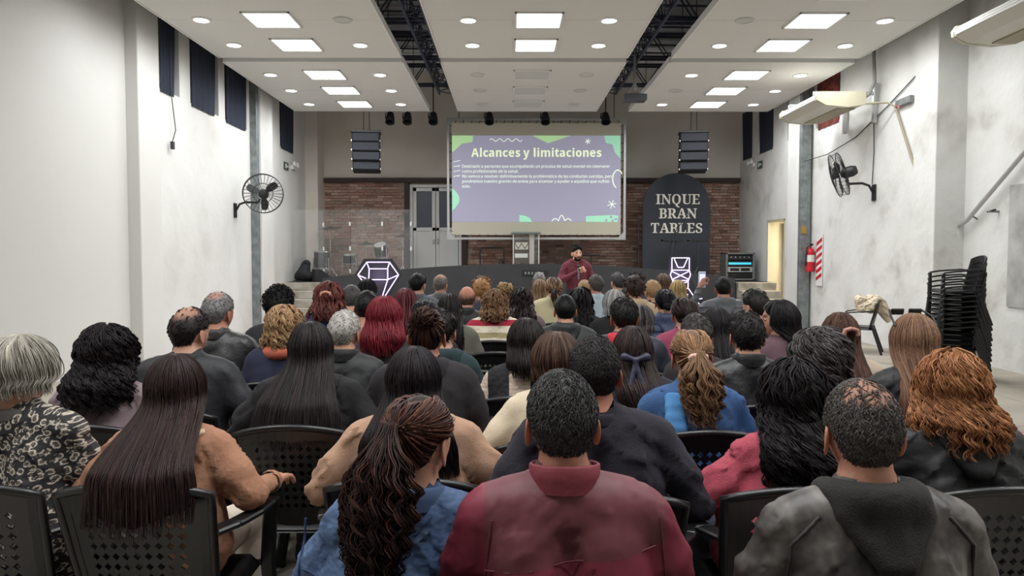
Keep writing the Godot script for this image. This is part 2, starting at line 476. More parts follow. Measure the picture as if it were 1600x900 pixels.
func make_ceiling() -> void:
	# three rows of suspended boards; the row over the camera goes on behind it
	var cols := [[-4.88, -1.83, "left"], [-1.15, 2.0, "middle"], [2.77, 5.93, "right"]]
	var rows := [[3.7, -0.2, 4.9], [-0.35, -4.3, 4.9], [-4.4, -8.45, 4.9], [-8.6, -12.6, 4.87], [-12.78, -17.05, 4.84]]
	var place := ["behind the seats", "over the last seats", "over the middle seats", "over the front seats", "nearest the stage"]
	for r in rows.size():
		for q in 3:
			var x0: float = cols[q][0]
			var x1: float = cols[q][1]
			var za: float = rows[r][0]
			var zb: float = rows[r][1]
			var y: float = rows[r][2]
			var t := thing("ceiling_cloud", "white suspended ceiling board %s, on the %s side" % [place[r], cols[q][2]] if q != 1 else "white suspended ceiling board %s, between the two roof gaps" % place[r], "ceiling panel", Vector3((x0 + x1) / 2, y, (za + zb) / 2))
			var zm := (za - zb) / 2
			var xm := (x1 - x0) / 2
			var seam := -0.02
			mi("board", boxmesh([[-xm, xm, 0, 0.03, zm, seam + 0.004]], 0.004), M.cloud, t)
			mi("board", boxmesh([[-xm, xm, 0, 0.03, seam - 0.004, -zm]], 0.004), M.cloud, t)
			mi("edge_trim", boxmesh([[-xm - 0.02, -xm, -0.01, 0.1, zm, -zm], [xm, xm + 0.02, -0.01, 0.1, zm, -zm], [-xm, xm, -0.004, 0.1, zm + 0.02, zm], [-xm, xm, -0.004, 0.1, -zm, -zm - 0.02]]), M.cloud_edge, t)
			for sx in [-1.0, 1.0]:
				for sz in [-1.0, 1.0]:
					var hb := MB.new()
					hb.tube([Vector3(sx * (xm - 0.3), 0.03, sz * (zm - 0.4)), Vector3(sx * (xm - 0.3), TOP - y, sz * (zm - 0.4))], 0.008, 5)
					mi("hanger", hb.mesh(), M.cable, t)
			var wh: String = "%s board %s, " % [cols[q][2], place[r]]
			for k in 3:
				var zz: float = lerpf(za, zb, [0.2, 0.5, 0.81][k])
				var xc := (x0 + x1) / 2
				var lit := not (r == 4 and q == 1) and r != 2 and r != 0
				led_square(Vector3(xc, y, zz), lit, wh + ["audience end", "middle", "stage end"][k])
				for s in [-1.0, 1.0]:
					var on := lit
					if (q == 0 and s > 0 and k == 1 and r < 4) or (q == 2 and s < 0 and k == 1):
						on = false
					led_round(Vector3(xc + s * 1.0, y, zz), on, wh + ["audience end", "middle", "stage end"][k])
	# a line of lattice girders in each gap and girders across
	for g in [-1.49, 2.38]:
		lattice(Vector3(g, 5.35, 4.0), Vector3(g, 5.35, -17.6), 0.3, 0.42, "blue-grey lattice girder running lengthwise in the %s roof gap" % ("left" if g < 0 else "right"))
	var cz := [-6.0, -9.4, -12.68, -15.0, -17.35]
	for z in cz:
		lattice(Vector3(LX, 5.5, z), Vector3(RX, 5.5, z), 0.2, 0.45, "blue-grey lattice girder crossing the hall " + ["over the middle seats", "over the front seats", "in the slot between the board rows", "above the boards nearest the stage", "along the front of the stage"][cz.find(z)])
	for q in 18:
		var w := MB.new()
		var z := -6.0 - q * 0.65
		w.tube([Vector3(LX, 6.3, z), Vector3(RX, 6.25, z - 0.5)], 0.02, 5)
		tag(mi("roof_tie_rod", w.mesh(), M.truss), "thin dark tie rod under the roof sheet", "rod", "tie rods under the roof")

func led_square(at: Vector3, lit: bool, wh: String) -> void:
	var t := thing("led_panel", ("lit square LED panel in the " if lit else "switched-off square LED panel in the ") + wh, "ceiling light", at, 0, "lit square LED panels" if lit else "unlit square LED panels")
	var h := 0.34
	mi("frame", boxmesh([[-h, h, -0.022, 0.0, h, h - 0.03], [-h, h, -0.022, 0.0, -h, -h + 0.03], [-h, -h + 0.03, -0.022, 0.0, h, -h], [h - 0.03, h, -0.022, 0.0, h, -h]], 0.003), M.white, t)
	mi("diffuser", boxmesh([[-h + 0.03, h - 0.03, -0.014, -0.002, h - 0.03, -h + 0.03]]), M.lamp if lit else M.ceil_off, t)
	if lit:
		var l := AreaLight3D.new()
		l.name = "panel_light"
		l.area_size = Vector2(0.6, 0.6)
		l.light_energy = PANEL_E
		l.light_color = Color(0.985, 0.995, 1.0)
		l.area_range = 30.0
		l.shadow_enabled = true
		t.add_child(l, true)
		l.position = Vector3(0, -0.03, 0)
		l.rotation.x = -PI / 2

func led_round(at: Vector3, lit: bool, wh: String) -> void:
	var t := thing("downlight", ("lit round downlight in the " if lit else "switched-off round downlight in the ") + wh, "ceiling light", at, 0, "lit round downlights" if lit else "unlit round downlights")
	var b := MB.new()
	b.lathe([Vector2(0.105, -0.02), Vector2(0.12, -0.022), Vector2(0.135, -0.012), Vector2(0.137, 0.0)], 28)
	mi("rim", b.mesh(), M.white if lit else M.ceil_off, t)
	b = MB.new()
	b.lathe([Vector2(0.0, -0.017), Vector2(0.108, -0.017), Vector2(0.108, 0.0)], 28)
	mi("diffuser", b.mesh(), M.lamp if lit else M.ceil_off, t)
	if lit:
		var l := SpotLight3D.new()
		l.name = "downlight_lamp"
		l.light_energy = ROUND_E
		l.light_color = Color(0.985, 0.995, 1.0)
		l.light_size = 0.1
		l.spot_angle = 88.0
		l.spot_angle_attenuation = 1.0
		l.spot_range = 30.0
		l.spot_attenuation = 2.0
		l.shadow_enabled = true
		t.add_child(l, true)
		l.position = Vector3(0, -0.04, 0)
		l.rotation.x = -PI / 2

func lattice(a: Vector3, b: Vector3, w: float, h: float, label: String) -> void:
	var t := thing("lattice_girder", label, "truss", a)
	var e := b - a
	var z := e.normalized()
	var x := Vector3.UP.cross(z).normalized()
	for sx in [-1.0, 1.0]:
		for sy in [0.0, 1.0]:
			var o: Vector3 = x * w / 2 * sx + Vector3.UP * h * sy
			var m := MB.new()
			m.bar(o, o + e, 0.045, 0.045)
			mi("chord", m.mesh(), M.truss, t)
	var wb := MB.new()
	var n := int(e.length() / 0.3)
	for k in n:
		var p0 := e * (float(k) / n)
		var p1 := e * (float(k + 1) / n)
		for sx in [-1.0, 1.0]:
			var o: Vector3 = x * w / 2 * sx
			var q: Vector3 = Vector3.UP * h
			wb.bar(p0 + o + (q if k % 2 else Vector3.ZERO), p1 + o + (Vector3.ZERO if k % 2 else q), 0.02, 0.02)
		wb.bar(p0 + x * w / 2 * (1 if k % 2 else -1), p1 - x * w / 2 * (1 if k % 2 else -1), 0.018, 0.018)
	var o := mi("web_bars", wb.mesh(), M.truss, t)
	o.set_meta("kind", "stuff")

# ---------------------------------------------------------------- bodies: smooth union of tapered capsules, meshed as surface nets
func capsule_field(bones: Array, cell: float, k: float) -> Dictionary:
	var lo := Vector3.INF
	var hi := -Vector3.INF
	for b in bones:
		var r: float = maxf(b[2], b[3]) + k * 2.0 + cell
		lo = lo.min(b[0] - Vector3.ONE * r).min(b[1] - Vector3.ONE * r)
		hi = hi.max(b[0] + Vector3.ONE * r).max(b[1] + Vector3.ONE * r)
	var nx := int(ceil((hi.x - lo.x) / cell)) + 1
	var ny := int(ceil((hi.y - lo.y) / cell)) + 1
	var nz := int(ceil((hi.z - lo.z) / cell)) + 1
	var field := PackedFloat32Array()
	field.resize(nx * ny * nz)
	var best := PackedFloat32Array()
	best.resize(nx * ny * nz)
	var own := PackedByteArray()
	own.resize(nx * ny * nz)
	var m := k * 3.0
	for b in bones:
		var a: Vector3 = b[0]
		var d: Vector3 = b[1] - b[0]
		var ra: float = b[2]
		var rb: float = b[3]
		var reg: int = b[4]
		var rm := maxf(ra, rb) + m
		var l2 := maxf(d.length_squared(), 1e-9)
		var e := a + d
		var x0 := maxi(0, int((minf(a.x, e.x) - rm - lo.x) / cell))
		var x1 := mini(nx - 1, int((maxf(a.x, e.x) + rm - lo.x) / cell) + 1)
		var y0 := maxi(0, int((minf(a.y, e.y) - rm - lo.y) / cell))
		var y1 := mini(ny - 1, int((maxf(a.y, e.y) + rm - lo.y) / cell) + 1)
		var z0 := maxi(0, int((minf(a.z, e.z) - rm - lo.z) / cell))
		var z1 := mini(nz - 1, int((maxf(a.z, e.z) + rm - lo.z) / cell) + 1)
		var dd := d / l2
		var dr := rb - ra
		for z in range(z0, z1 + 1):
			for y in range(y0, y1 + 1):
				var row := (z * ny + y) * nx
				var p := Vector3(lo.x + x0 * cell, lo.y + y * cell, lo.z + z * cell) - a
				for x in range(x0, x1 + 1):
					var t := clampf(p.dot(dd), 0.0, 1.0)
					var s := (p - d * t).length() - ra - dr * t
					if s < m:
						var g := exp(-s / k) if s > -0.12 else 200.0
						field[row + x] += g
						if g > best[row + x]:
							best[row + x] = g
							own[row + x] = reg
					p.x += cell
	# surface nets
	var vid := PackedInt32Array()
	vid.resize(nx * ny * nz)
	vid.fill(-1)
	var vs := PackedVector3Array()
	var reg_of := PackedByteArray()
	var sx := 1
	var sy := nx
	var sz := nx * ny
	var corners := [0, sx, sy, sx + sy, sz, sx + sz, sy + sz, sx + sy + sz]
	var ca := PackedInt32Array([0, 2, 4, 6, 0, 1, 4, 5, 0, 1, 2, 3])
	var cb := PackedInt32Array([1, 3, 5, 7, 2, 3, 6, 7, 4, 5, 6, 7])
	var co := PackedVector3Array()
	for q in 8:
		co.append(Vector3(q & 1, (q >> 1) & 1, (q >> 2) & 1))
	for z in nz - 1:
		for y in ny - 1:
			var c0 := (z * ny + y) * nx
			for x in nx - 1:
				var c := c0 + x
				var f0 := field[c] >= 1.0
				if (field[c + sx] >= 1.0) == f0 and (field[c + sy] >= 1.0) == f0 and (field[c + sz] >= 1.0) == f0 and (field[c + sx + sy] >= 1.0) == f0 and (field[c + sx + sz] >= 1.0) == f0 and (field[c + sy + sz] >= 1.0) == f0 and (field[c + sx + sy + sz] >= 1.0) == f0:
					continue
				var sum := Vector3.ZERO
				var cnt := 0
				for q in 12:
					var fa := field[c + corners[ca[q]]]
					var fb := field[c + corners[cb[q]]]
					if (fa >= 1.0) != (fb >= 1.0):
						var la := log(maxf(fa, 1e-3))
						var lb := log(maxf(fb, 1e-3))
						sum += co[ca[q]].lerp(co[cb[q]], la / (la - lb))
						cnt += 1
				sum /= cnt
				vid[c] = vs.size()
				vs.append(lo + (Vector3(x, y, z) + sum) * cell)
				var bg := 0.0
				var br := 0
				for q in 8:
					var cc: int = c + corners[q]
					if best[cc] > bg:
						bg = best[cc]
						br = own[cc]
				reg_of.append(br)
	var idx := PackedInt32Array()
	for z in range(1, nz - 1):
		for y in range(1, ny - 1):
			var c0 := (z * ny + y) * nx
			for x in range(1, nx - 1):
				var c := c0 + x
				if vid[c] < 0 and vid[c - sx] < 0 and vid[c - sy] < 0 and vid[c - sz] < 0:
					continue
				var fi := field[c] >= 1.0
				if (field[c + sx] >= 1.0) != fi:
					quad_to(idx, vid[c], vid[c - sy], vid[c - sy - sz], vid[c - sz], fi)
				if (field[c + sy] >= 1.0) != fi:
					quad_to(idx, vid[c], vid[c - sz], vid[c - sx - sz], vid[c - sx], fi)
				if (field[c + sz] >= 1.0) != fi:
					quad_to(idx, vid[c], vid[c - sx], vid[c - sx - sy], vid[c - sy], fi)
	return {"v": vs, "i": idx, "r": reg_of}

func quad_to(idx: PackedInt32Array, a: int, b: int, c: int, d: int, flip: bool) -> void:
	if a < 0 or b < 0 or c < 0 or d < 0:
		return
	if flip:
		idx.append(a); idx.append(b); idx.append(c); idx.append(a); idx.append(c); idx.append(d)
	else:
		idx.append(a); idx.append(c); idx.append(b); idx.append(a); idx.append(d); idx.append(c)

# pieces of a field by region, with planar body UVs
func region_arrays(f: Dictionary, reg: int, ruffle := 0.0, sd := 1) -> Array:
	var vs: PackedVector3Array = f.v
	var idx: PackedInt32Array = f.i
	var rr: PackedByteArray = f.r
	var map := PackedInt32Array()
	map.resize(vs.size())
	map.fill(-1)
	var v := PackedVector3Array()
	var i := PackedInt32Array()
	var uv := PackedVector2Array()
	for t in range(0, idx.size(), 3):
		if rr[idx[t]] != reg and (reg != 1 or (rr[idx[t + 1]] != reg and rr[idx[t + 2]] != reg)):
			continue
		if reg != 1 and (rr[idx[t + 1]] == 1 or rr[idx[t + 2]] == 1):
			continue
		for q in 3:
			var s := idx[t + q]
			if map[s] < 0:
				map[s] = v.size()
				v.append(vs[s])
				uv.append(Vector2(vs[s].x + 0.5, 1.25 - vs[s].y))
			i.append(map[s])
	if ruffle > 0.0:
		var nz := noise(7.0, FastNoiseLite.TYPE_SIMPLEX_SMOOTH, 3, sd)
		var w := PackedVector3Array(v)
		for q in v.size():
			var p := v[q]
			var n1 := nz.get_noise_3d(p.x * 0.6 + p.y * 0.25, p.y * 1.1 + absf(p.x) * 0.9, p.z * 0.7)
			var n2 := smoothstep(0.45, 1.0, 1.0 - 2.6 * absf(n1))
			var ax := 0.2 * signf(p.x) if absf(p.x) > 0.14 else p.x * 0.6
			var out := Vector3(p.x - ax, 0, p.z - 0.01)
			w[q] = p + out.normalized() * n2 * ruffle
		v = w
	return [v, i, uv]

func join(dst: Array, v: PackedVector3Array, i: PackedInt32Array, t: Transform3D, col: Color, cols := PackedColorArray()) -> void:
	var base: int = dst[0].size()
	var w: PackedVector3Array = t * v
	dst[0].append_array(w)
	var j := PackedInt32Array(i)
	for q in j.size():
		j[q] += base
	dst[1].append_array(j)
	if cols.size() == v.size():
		dst[2].append_array(cols)
	else:
		var c := PackedColorArray()
		c.resize(v.size())
		c.fill(col)
		dst[2].append_array(c)

# ---------------------------------------------------------------- head
var head_cache := {}
func bump(p: Vector3, c: Vector3, r: Vector3) -> float:
	var d := (p - c) / r
	return exp(-d.length_squared())

func head_arrays(fine: bool) -> Array:
	if head_cache.has(fine):
		return head_cache[fine]
	var nu := 56 if fine else 32
	var nv := 42 if fine else 24
	var v := PackedVector3Array()
	var c := PackedColorArray()
	var idx := PackedInt32Array()
	for b in nv + 1:
		for a in nu:
			var ph := PI * b / nv
			var th := TAU * a / nu
			var d := Vector3(sin(ph) * sin(th), cos(ph), -sin(ph) * cos(th)) # th 0 = face
			var p := Vector3(d.x * 0.075, d.y * 0.118, d.z * 0.097)
			if d.y < 0.15:
				var k := clampf((0.15 - d.y) / 1.0, 0, 1)
				p.x *= 1.0 - 0.30 * k * k - 0.1 * k
				if d.z > 0.0:
					p.z *= 1.0 - 0.42 * k      # nape
				else:
					p.z *= 1.0 - 0.06 * k
			if d.z < 0.0:
				p.z -= 0.026 * bump(p, Vector3(0, -0.03, -0.1), Vector3(0.013, 0.018, 0.08)) + 0.014 * bump(p, Vector3(0, -0.008, -0.1), Vector3(0.009, 0.026, 0.08))
				for s in [-1.0, 1.0]:
					p.z += 0.012 * bump(p, Vector3(0.032 * s, 0.008, -0.09), Vector3(0.016, 0.011, 0.06))
					p.z -= 0.004 * bump(p, Vector3(0.03 * s, 0.03, -0.09), Vector3(0.02, 0.01, 0.06))
				p.z -= 0.006 * bump(p, Vector3(0, -0.066, -0.09), Vector3(0.022, 0.008, 0.06))
				p.z += 0.005 * bump(p, Vector3(0, -0.08, -0.09), Vector3(0.02, 0.006, 0.06))
				p.z -= 0.008 * bump(p, Vector3(0, -0.104, -0.08), Vector3(0.022, 0.016, 0.06))
			v.append(p)
			var col := Color.WHITE
			if d.z < -0.3:
				var lip := bump(p, Vector3(0, -0.066, -0.09), Vector3(0.022, 0.007, 0.08))
				col = col.lerp(Color(0.75, 0.45, 0.45), clampf(lip * 1.4 - 0.3, 0, 1))
				for s in [-1.0, 1.0]:
					var br := bump(p, Vector3(0.032 * s, 0.03, -0.09), Vector3(0.022, 0.006, 0.08))
					col = col.lerp(Color(0.12, 0.09, 0.08), clampf(br * 1.6 - 0.3, 0, 1))
			c.append(col)
	for b in nv:
		for a in nu:
			var q := b * nu + a
			var r := b * nu + (a + 1) % nu
			idx.append_array(PackedInt32Array([q, r, r + nu, q, r + nu, q + nu]))
	var out := [v, idx, c]
	# ears and eyes
	for s in [-1.0, 1.0]:
		var ev := PackedVector3Array()
		var ei := PackedInt32Array()
		for b in 11:
			for a in 14:
				var ph := PI * b / 10.0
				var th := TAU * a / 14.0
				var d := Vector3(sin(ph) * cos(th), cos(ph), sin(ph) * sin(th))
				var p := Vector3(d.x * 0.009, d.y * 0.034, d.z * 0.019 * (1.0 + 0.25 * d.y))
				p.x += 0.010 * (d.z + 0.3) * 0.6 - 0.006 * (1.0 - d.y * d.y - d.z * d.z) * (1.0 if d.x > 0 else 0.0)
				p.x *= s
				ev.append(p)
		for b in 10:
			for a in 14:
				var q := b * 14 + a
				var r := b * 14 + (a + 1) % 14
				if s > 0:
					ei.append_array(PackedInt32Array([q, r + 14, r, q, q + 14, r + 14]))
				else:
					ei.append_array(PackedInt32Array([q, r, r + 14, q, r + 14, q + 14]))
		join(out, ev, ei, Transform3D(Basis.from_euler(Vector3(0.1, 0, 0)), Vector3(0.08 * s, -0.012, 0.008)), Color(0.97, 0.86, 0.84))
		var yv := PackedVector3Array()
		var yi := PackedInt32Array()
		var yc := PackedColorArray()
		for b in 7:
			for a in 10:
				var ph := PI * b / 6.0
				var th := TAU * a / 10.0
				yv.append(Vector3(sin(ph) * cos(th), sin(ph) * sin(th) * 0.7, -cos(ph)) * 0.0125)
				yc.append(Color(0.04, 0.025, 0.02) if b < 2 else Color(0.85, 0.85, 0.85))
		for b in 6:
			for a in 10:
				var q := b * 10 + a
				var r := b * 10 + (a + 1) % 10
				yi.append_array(PackedInt32Array([q, r, r + 10, q, r + 10, q + 10]))
		join(out, yv, yi, Transform3D(Basis.IDENTITY, Vector3(0.032 * s, 0.008, -0.077)), Color.WHITE, yc)
	head_cache[fine] = out
	return out

# ---------------------------------------------------------------- hand (left; palm down, fingers towards -z, thumb to +x)
var hand_cache := {}
func hand_arrays(grip: bool) -> Array:
	if hand_cache.has(grip):
		return hand_cache[grip]
	var b := []
	b.append([Vector3(-0.022, 0, -0.02), Vector3(-0.026, 0, -0.075), 0.016, 0.0145, 0])
	b.append([Vector3(0.0, 0.002, -0.01), Vector3(0.0, 0.002, -0.08), 0.017, 0.015, 0])
	b.append([Vector3(0.022, 0, -0.02), Vector3(0.026, 0, -0.078), 0.016, 0.0145, 0])
	b.append([Vector3(0, 0, 0.03), Vector3(0, 0, -0.02), 0.026, 0.024, 0])
	var len := [0.066, 0.078, 0.082, 0.07]
	var fx := [-0.033, -0.011, 0.011, 0.032]
	var curl := 1.15 if grip else 0.38
	for k in 4:
		var p := Vector3(fx[k], 0.002, -0.085)
		var a := curl * 0.6
		var dirx: float = fx[k] * 1.2
		for s in 3:
			var l: float = len[k] * [0.42, 0.32, 0.26][s]
			var q := p + Vector3(dirx * l * 4.0, -sin(a) * l, -cos(a) * l)
			b.append([p, q, 0.0098 - s * 0.0008, 0.009 - s * 0.0008, 0])
			p = q
			a += curl
	var tp := Vector3(0.034, -0.004, -0.025)
	var t1 := tp + (Vector3(0.022, -0.016, -0.026) if not grip else Vector3(0.012, -0.028, -0.024))
	var t2 := t1 + (Vector3(0.01, -0.008, -0.028) if not grip else Vector3(-0.012, -0.02, -0.018))
	b.append([Vector3(0.018, 0, -0.01), tp, 0.014, 0.0125, 0])
	b.append([tp, t1, 0.0125, 0.0105, 0])
	b.append([t1, t2, 0.0105, 0.0085, 0])
	var f := capsule_field(b, 0.0055, 0.0022)
	hand_cache[grip] = [f.v, f.i]
	return hand_cache[grip]

# ---------------------------------------------------------------- seated figure
# p: H head-top height, w shoulder scale, bulk, fat, lean (forward), arms "lap"/"rest"/"cross"/"high", cell
func seated_bones(p: Dictionary) -> Array:
	var H: float = p.H
	var w: float = p.get("w", 1.0)
	var k: float = p.get("bulk", 1.0)
	var fat: float = p.get("fat", 1.0)
	var lean: float = p.get("lean", 0.02)
	var ys := H - 0.305
	var side: float = p.get("side", 0.0) # lean sideways
	var b := []
	var top := Vector3(side, 0, -lean)
	for s in [-1.0, 1.0]:
		b.append([Vector3(0.085 * w * s, ys - 0.085, 0.025) + top, Vector3(0.075 * w * s * fat, 0.66, 0.045), 0.098 * k, 0.1 * k * fat, 1])
		b.append([Vector3(0.08 * s * fat, 0.64, 0.03), Vector3(0.085 * s * fat, 0.56, 0.02), 0.115 * k * fat, 0.12 * fat, 1])
		b.append([Vector3(0.0, H - 0.255, 0.0) + top * 1.1, Vector3(0.15 * w * s, ys + 0.005, 0.012) + top, 0.05, 0.052 * k, 1])
		var sh := Vector3(0.172 * w * s, ys - 0.028, 0.01) + top
		var arm: String = p.get("arms", "lap")
		if arm == "mixed":
			arm = "lap" if s < 0 else "rest"
		var el := Vector3(0.235 * w * s, 0.70 + (H - 1.25) * 0.4, -0.035) + top * 0.6
		var wr := Vector3(0.10 * s, 0.645, -0.27)
		if arm == "rest":
			el = Vector3(0.27 * w * s, 0.72, 0.02) + top * 0.4
			wr = Vector3(0.26 * s, 0.69, -0.23)
		elif arm == "cross":
			el = Vector3(0.235 * w * s, 0.73, -0.08) + top * 0.6
			wr = Vector3(-0.04 * s, 0.80, -0.22 - 0.03 * s) + top * 0.5
		elif arm == "high" or (arm == "highleft" and s < 0):
			el = Vector3(0.26 * w * s, ys - 0.13, -0.20) + top
			wr = Vector3(0.10 * s - 0.08, ys + 0.17, -0.27) + top
		b.append([sh, sh.lerp(el, 0.5) + Vector3(0.006 * s, 0, 0.006), 0.056 * k, 0.054 * k, 1])
		b.append([sh.lerp(el, 0.5) + Vector3(0.006 * s, 0, 0.006), el, 0.054 * k, 0.046 * k, 1])
		b.append([el, wr, 0.046 * k, 0.032 * k, 1])
		if s < 0: p["wl"] = [el, wr]
		else: p["wr"] = [el, wr]
		b.append([Vector3(0.085 * s * fat, 0.535, 0.02), Vector3(0.125 * s, 0.505, -0.40), 0.095 * fat, 0.066, 2])
		b.append([Vector3(0.125 * s, 0.50, -0.405), Vector3(0.125 * s, 0.11, -0.39), 0.062, 0.046, 2])
	b.append([Vector3(-0.07 * fat, 0.53, 0.03), Vector3(0.07 * fat, 0.53, 0.03), 0.112 * fat, 0.112 * fat, 2])
	b.append([Vector3(-0.10 * w, ys - 0.005, 0.015) + top, Vector3(0.10 * w, ys - 0.005, 0.015) + top, 0.072 * k, 0.072 * k, 1])
	b.append([Vector3(0, H - 0.30, 0.0) + top, Vector3(0, H - 0.14, -0.015) + top * 1.25, 0.057, 0.056, 0])
	p["top"] = top
	return b

var body_cache := {}
func shoe_mesh() -> ArrayMesh:
	if not body_cache.has("shoe"):
		var bb := []
		bb.append([Vector3(0, 0.045, -0.36), Vector3(0, 0.036, -0.52), 0.042, 0.036, 0])
		bb.append([Vector3(0, 0.09, -0.375), Vector3(0, 0.05, -0.37), 0.048, 0.045, 0])
		bb.append([Vector3(0, 0.033, -0.52), Vector3(0, 0.03, -0.58), 0.036, 0.028, 0])
		var f := capsule_field(bb, 0.016, 0.006)
		body_cache["shoe"] = smooth_mesh(f.v, f.i)
	return body_cache["shoe"]

func fabric(col: Color, kind := "knit") -> StandardMaterial3D:
	var key := "%s%s" % [col.to_html(), kind]
	if M.has(key):
		return M[key]
	var m := mat(col, 0.9)
	m.normal_enabled = true
	m.uv1_triplanar = true
	match kind:
		"knit":
			m.normal_texture = M.weave; m.uv1_scale = Vector3.ONE * 7.0; m.normal_scale = 0.8
			m.rim_enabled = true; m.rim = 0.35; m.rim_tint = 0.7
		"shell":
			m.normal_texture = M.fold; m.uv1_scale = Vector3.ONE * 2.2; m.normal_scale = 0.3; m.roughness = 0.6
		"suede":
			m.normal_texture = M.fold; m.uv1_scale = Vector3.ONE * 3.5; m.normal_scale = 0.75; m.rim_enabled = true; m.rim = 0.5; m.rim_tint = 0.8
		"leather":
			m.normal_texture = M.fold; m.uv1_scale = Vector3.ONE * 3.0; m.normal_scale = 0.45; m.roughness = 0.42
		_:
			m.normal_texture = M.fold; m.uv1_scale = Vector3.ONE * 6.0; m.normal_scale = 0.4
	M[key] = m
	return m

func skin(col: Color) -> StandardMaterial3D:
	var key := "skin" + col.to_html()
	if not M.has(key):
		var m := mat(col, 0.55)
		m.vertex_color_use_as_albedo = true
		m.subsurf_scatter_enabled = true
		m.subsurf_scatter_strength = 0.08
		M[key] = m
	return M[key]

# p also: x, z, turn, yaw/tilt of the head, skin, top (material), top_name, legs colour, hair dict, label, chair flag
func person(p: Dictionary) -> Node3D:
	var near: bool = p.get("near", false)
	var cell: float = p.get("cell", 0.0155 if near else 0.023)
	var t := thing("person", p.label, "person", Vector3(p.x, 0.0, p.z), p.get("turn", 0.0), "seated audience")
	var bones := seated_bones(p)
	var key := "%.2f %.2f %.2f %.2f %.2f %s %s %.2f" % [p.H, p.get("w", 1.0), p.get("bulk", 1.0), p.get("fat", 1.0), p.get("lean", 0.02), p.get("arms", "lap"), near, p.get("side", 0.0)]
	if not body_cache.has(key):
		var f := capsule_field(bones, cell, 0.011 if near else 0.014)
		var a1 := region_arrays(f, 1, p.get("ruffle", 0.012 if near else 0.006), hash(key) % 1000)
		var a2 := region_arrays(f, 2)
		var a0 := region_arrays(f, 0)
		var inner := []
		for b in bones:
			if b[4] != 0:
				inner.append([b[0], b[1], b[2] * 0.72 - 0.004, b[3] * 0.72 - 0.004, 0])
		var fi := capsule_field(inner, 0.03, 0.012)
		var two := [a0[0], a0[1], PackedColorArray()]
		join(two, fi.v, fi.i, Transform3D.IDENTITY, Color.WHITE)
		a0 = two
		body_cache[key] = [smooth_mesh(a1[0], a1[1], PackedColorArray(), a1[2]), smooth_mesh(a2[0], a2[1]), a0]
	var bc: Array = body_cache[key]
	# skin: neck, head, hands in one mesh
	var out := [PackedVector3Array(), PackedInt32Array(), PackedColorArray()]
	join(out, bc[2][0], bc[2][1], Transform3D.IDENTITY, Color.WHITE)
	var top: Vector3 = p.top
	var ht := Transform3D(Basis.from_euler(Vector3(p.get("tilt", 0.0), p.get("yaw", 0.0), p.get("roll", 0.0))), Vector3(0, p.H - 0.125, -0.03) + top * 1.25)
	var ha := head_arrays(near)
	join(out, ha[0], ha[1], ht, Color.WHITE, ha[2])
	for s in [-1.0, 1.0]:
		var e: Array = p.wl if s < 0 else p.wr
		var grip: bool = p.get("arms", "") == "high" or (p.get("arms", "") == "highleft" and s < 0)
		var hd := hand_arrays(grip)
		var z: Vector3 = -(e[1] - e[0]).normalized()
		if p.get("arms", "lap") == "lap" or (p.get("arms", "") == "mixed" and s < 0):
			z = (z + Vector3(0, 0.35, 0.2)).normalized()
		var x := Vector3.UP.cross(z).normalized()
		if x.length() < 0.1:
			x = Vector3.RIGHT
		var bs := Basis(x * (-s), z.cross(x), z)
		var hv := PackedVector3Array(hd[0])
		var hidx := PackedInt32Array(hd[1])
		if s > 0:
			for q in range(0, hidx.size(), 3):
				var w := hidx[q]
				hidx[q] = hidx[q + 1]
				hidx[q + 1] = w
		join(out, hv, hidx, Transform3D(bs, e[1] - z * 0.03), Color.WHITE)
	mi("body", smooth_mesh(out[0], out[1], out[2]), skin(p.get("skin", sc(190, 142, 118))), t)
	mi(p.get("top_name", "sweater"), bc[0], p.top_mat, t)
	mi("trousers", bc[1], fabric(p.get("legs", sc(42, 46, 58)), "denim"), t)
	for s in [-1.0, 1.0]:
		var so := mi("shoe", shoe_mesh(), M.black_matt, t)
		so.position.x = 0.125 * s
		if near:
			var e: Array = p.wl if s < 0 else p.wr
			var ax: Vector3 = (e[1] - e[0]).normalized()
			var cb := MB.new()
			cb.tube([e[1] - ax * 0.01, e[1] + ax * 0.012, e[1] + ax * 0.03], [0.04, 0.042, 0.038], 14, false)
			mi("cuff", cb.mesh(), p.top_mat, t)
	if p.has("hair"):
		hair(t, ht, p.hair, near, p)
	collar(t, p, ht)
	return t

func ring(t: Node3D, called: String, m: Material, c: Vector3, rx: float, rz: float, h: float, th: float, flare: float, tilt: float) -> MeshInstance3D:
	var v := PackedVector3Array()
	var idx := PackedInt32Array()
	var nu := 32
	var prof := [Vector2(0, 0), Vector2(flare * 0.5, h * 0.5), Vector2(flare, h), Vector2(flare + th * 0.5, h + th * 0.4), Vector2(flare + th, h), Vector2(flare * 0.5 + th, h * 0.5), Vector2(th, 0)]
	for a in nu:
		var an := TAU * a / nu
		for q in prof:
			var y: float = q.y
			v.append(c + Vector3(cos(an) * (rx + q.x), y + sin(an) * tilt, sin(an) * (rz + q.x)))
	var n := prof.size()
	for a in nu:
		for q in n - 1:
			var i0 := a * n + q
			var i1 := ((a + 1) % nu) * n + q
			idx.append_array(PackedInt32Array([i0, i1, i1 + 1, i0, i1 + 1, i0 + 1]))
	return mi(called, smooth_mesh(v, idx), m, t)

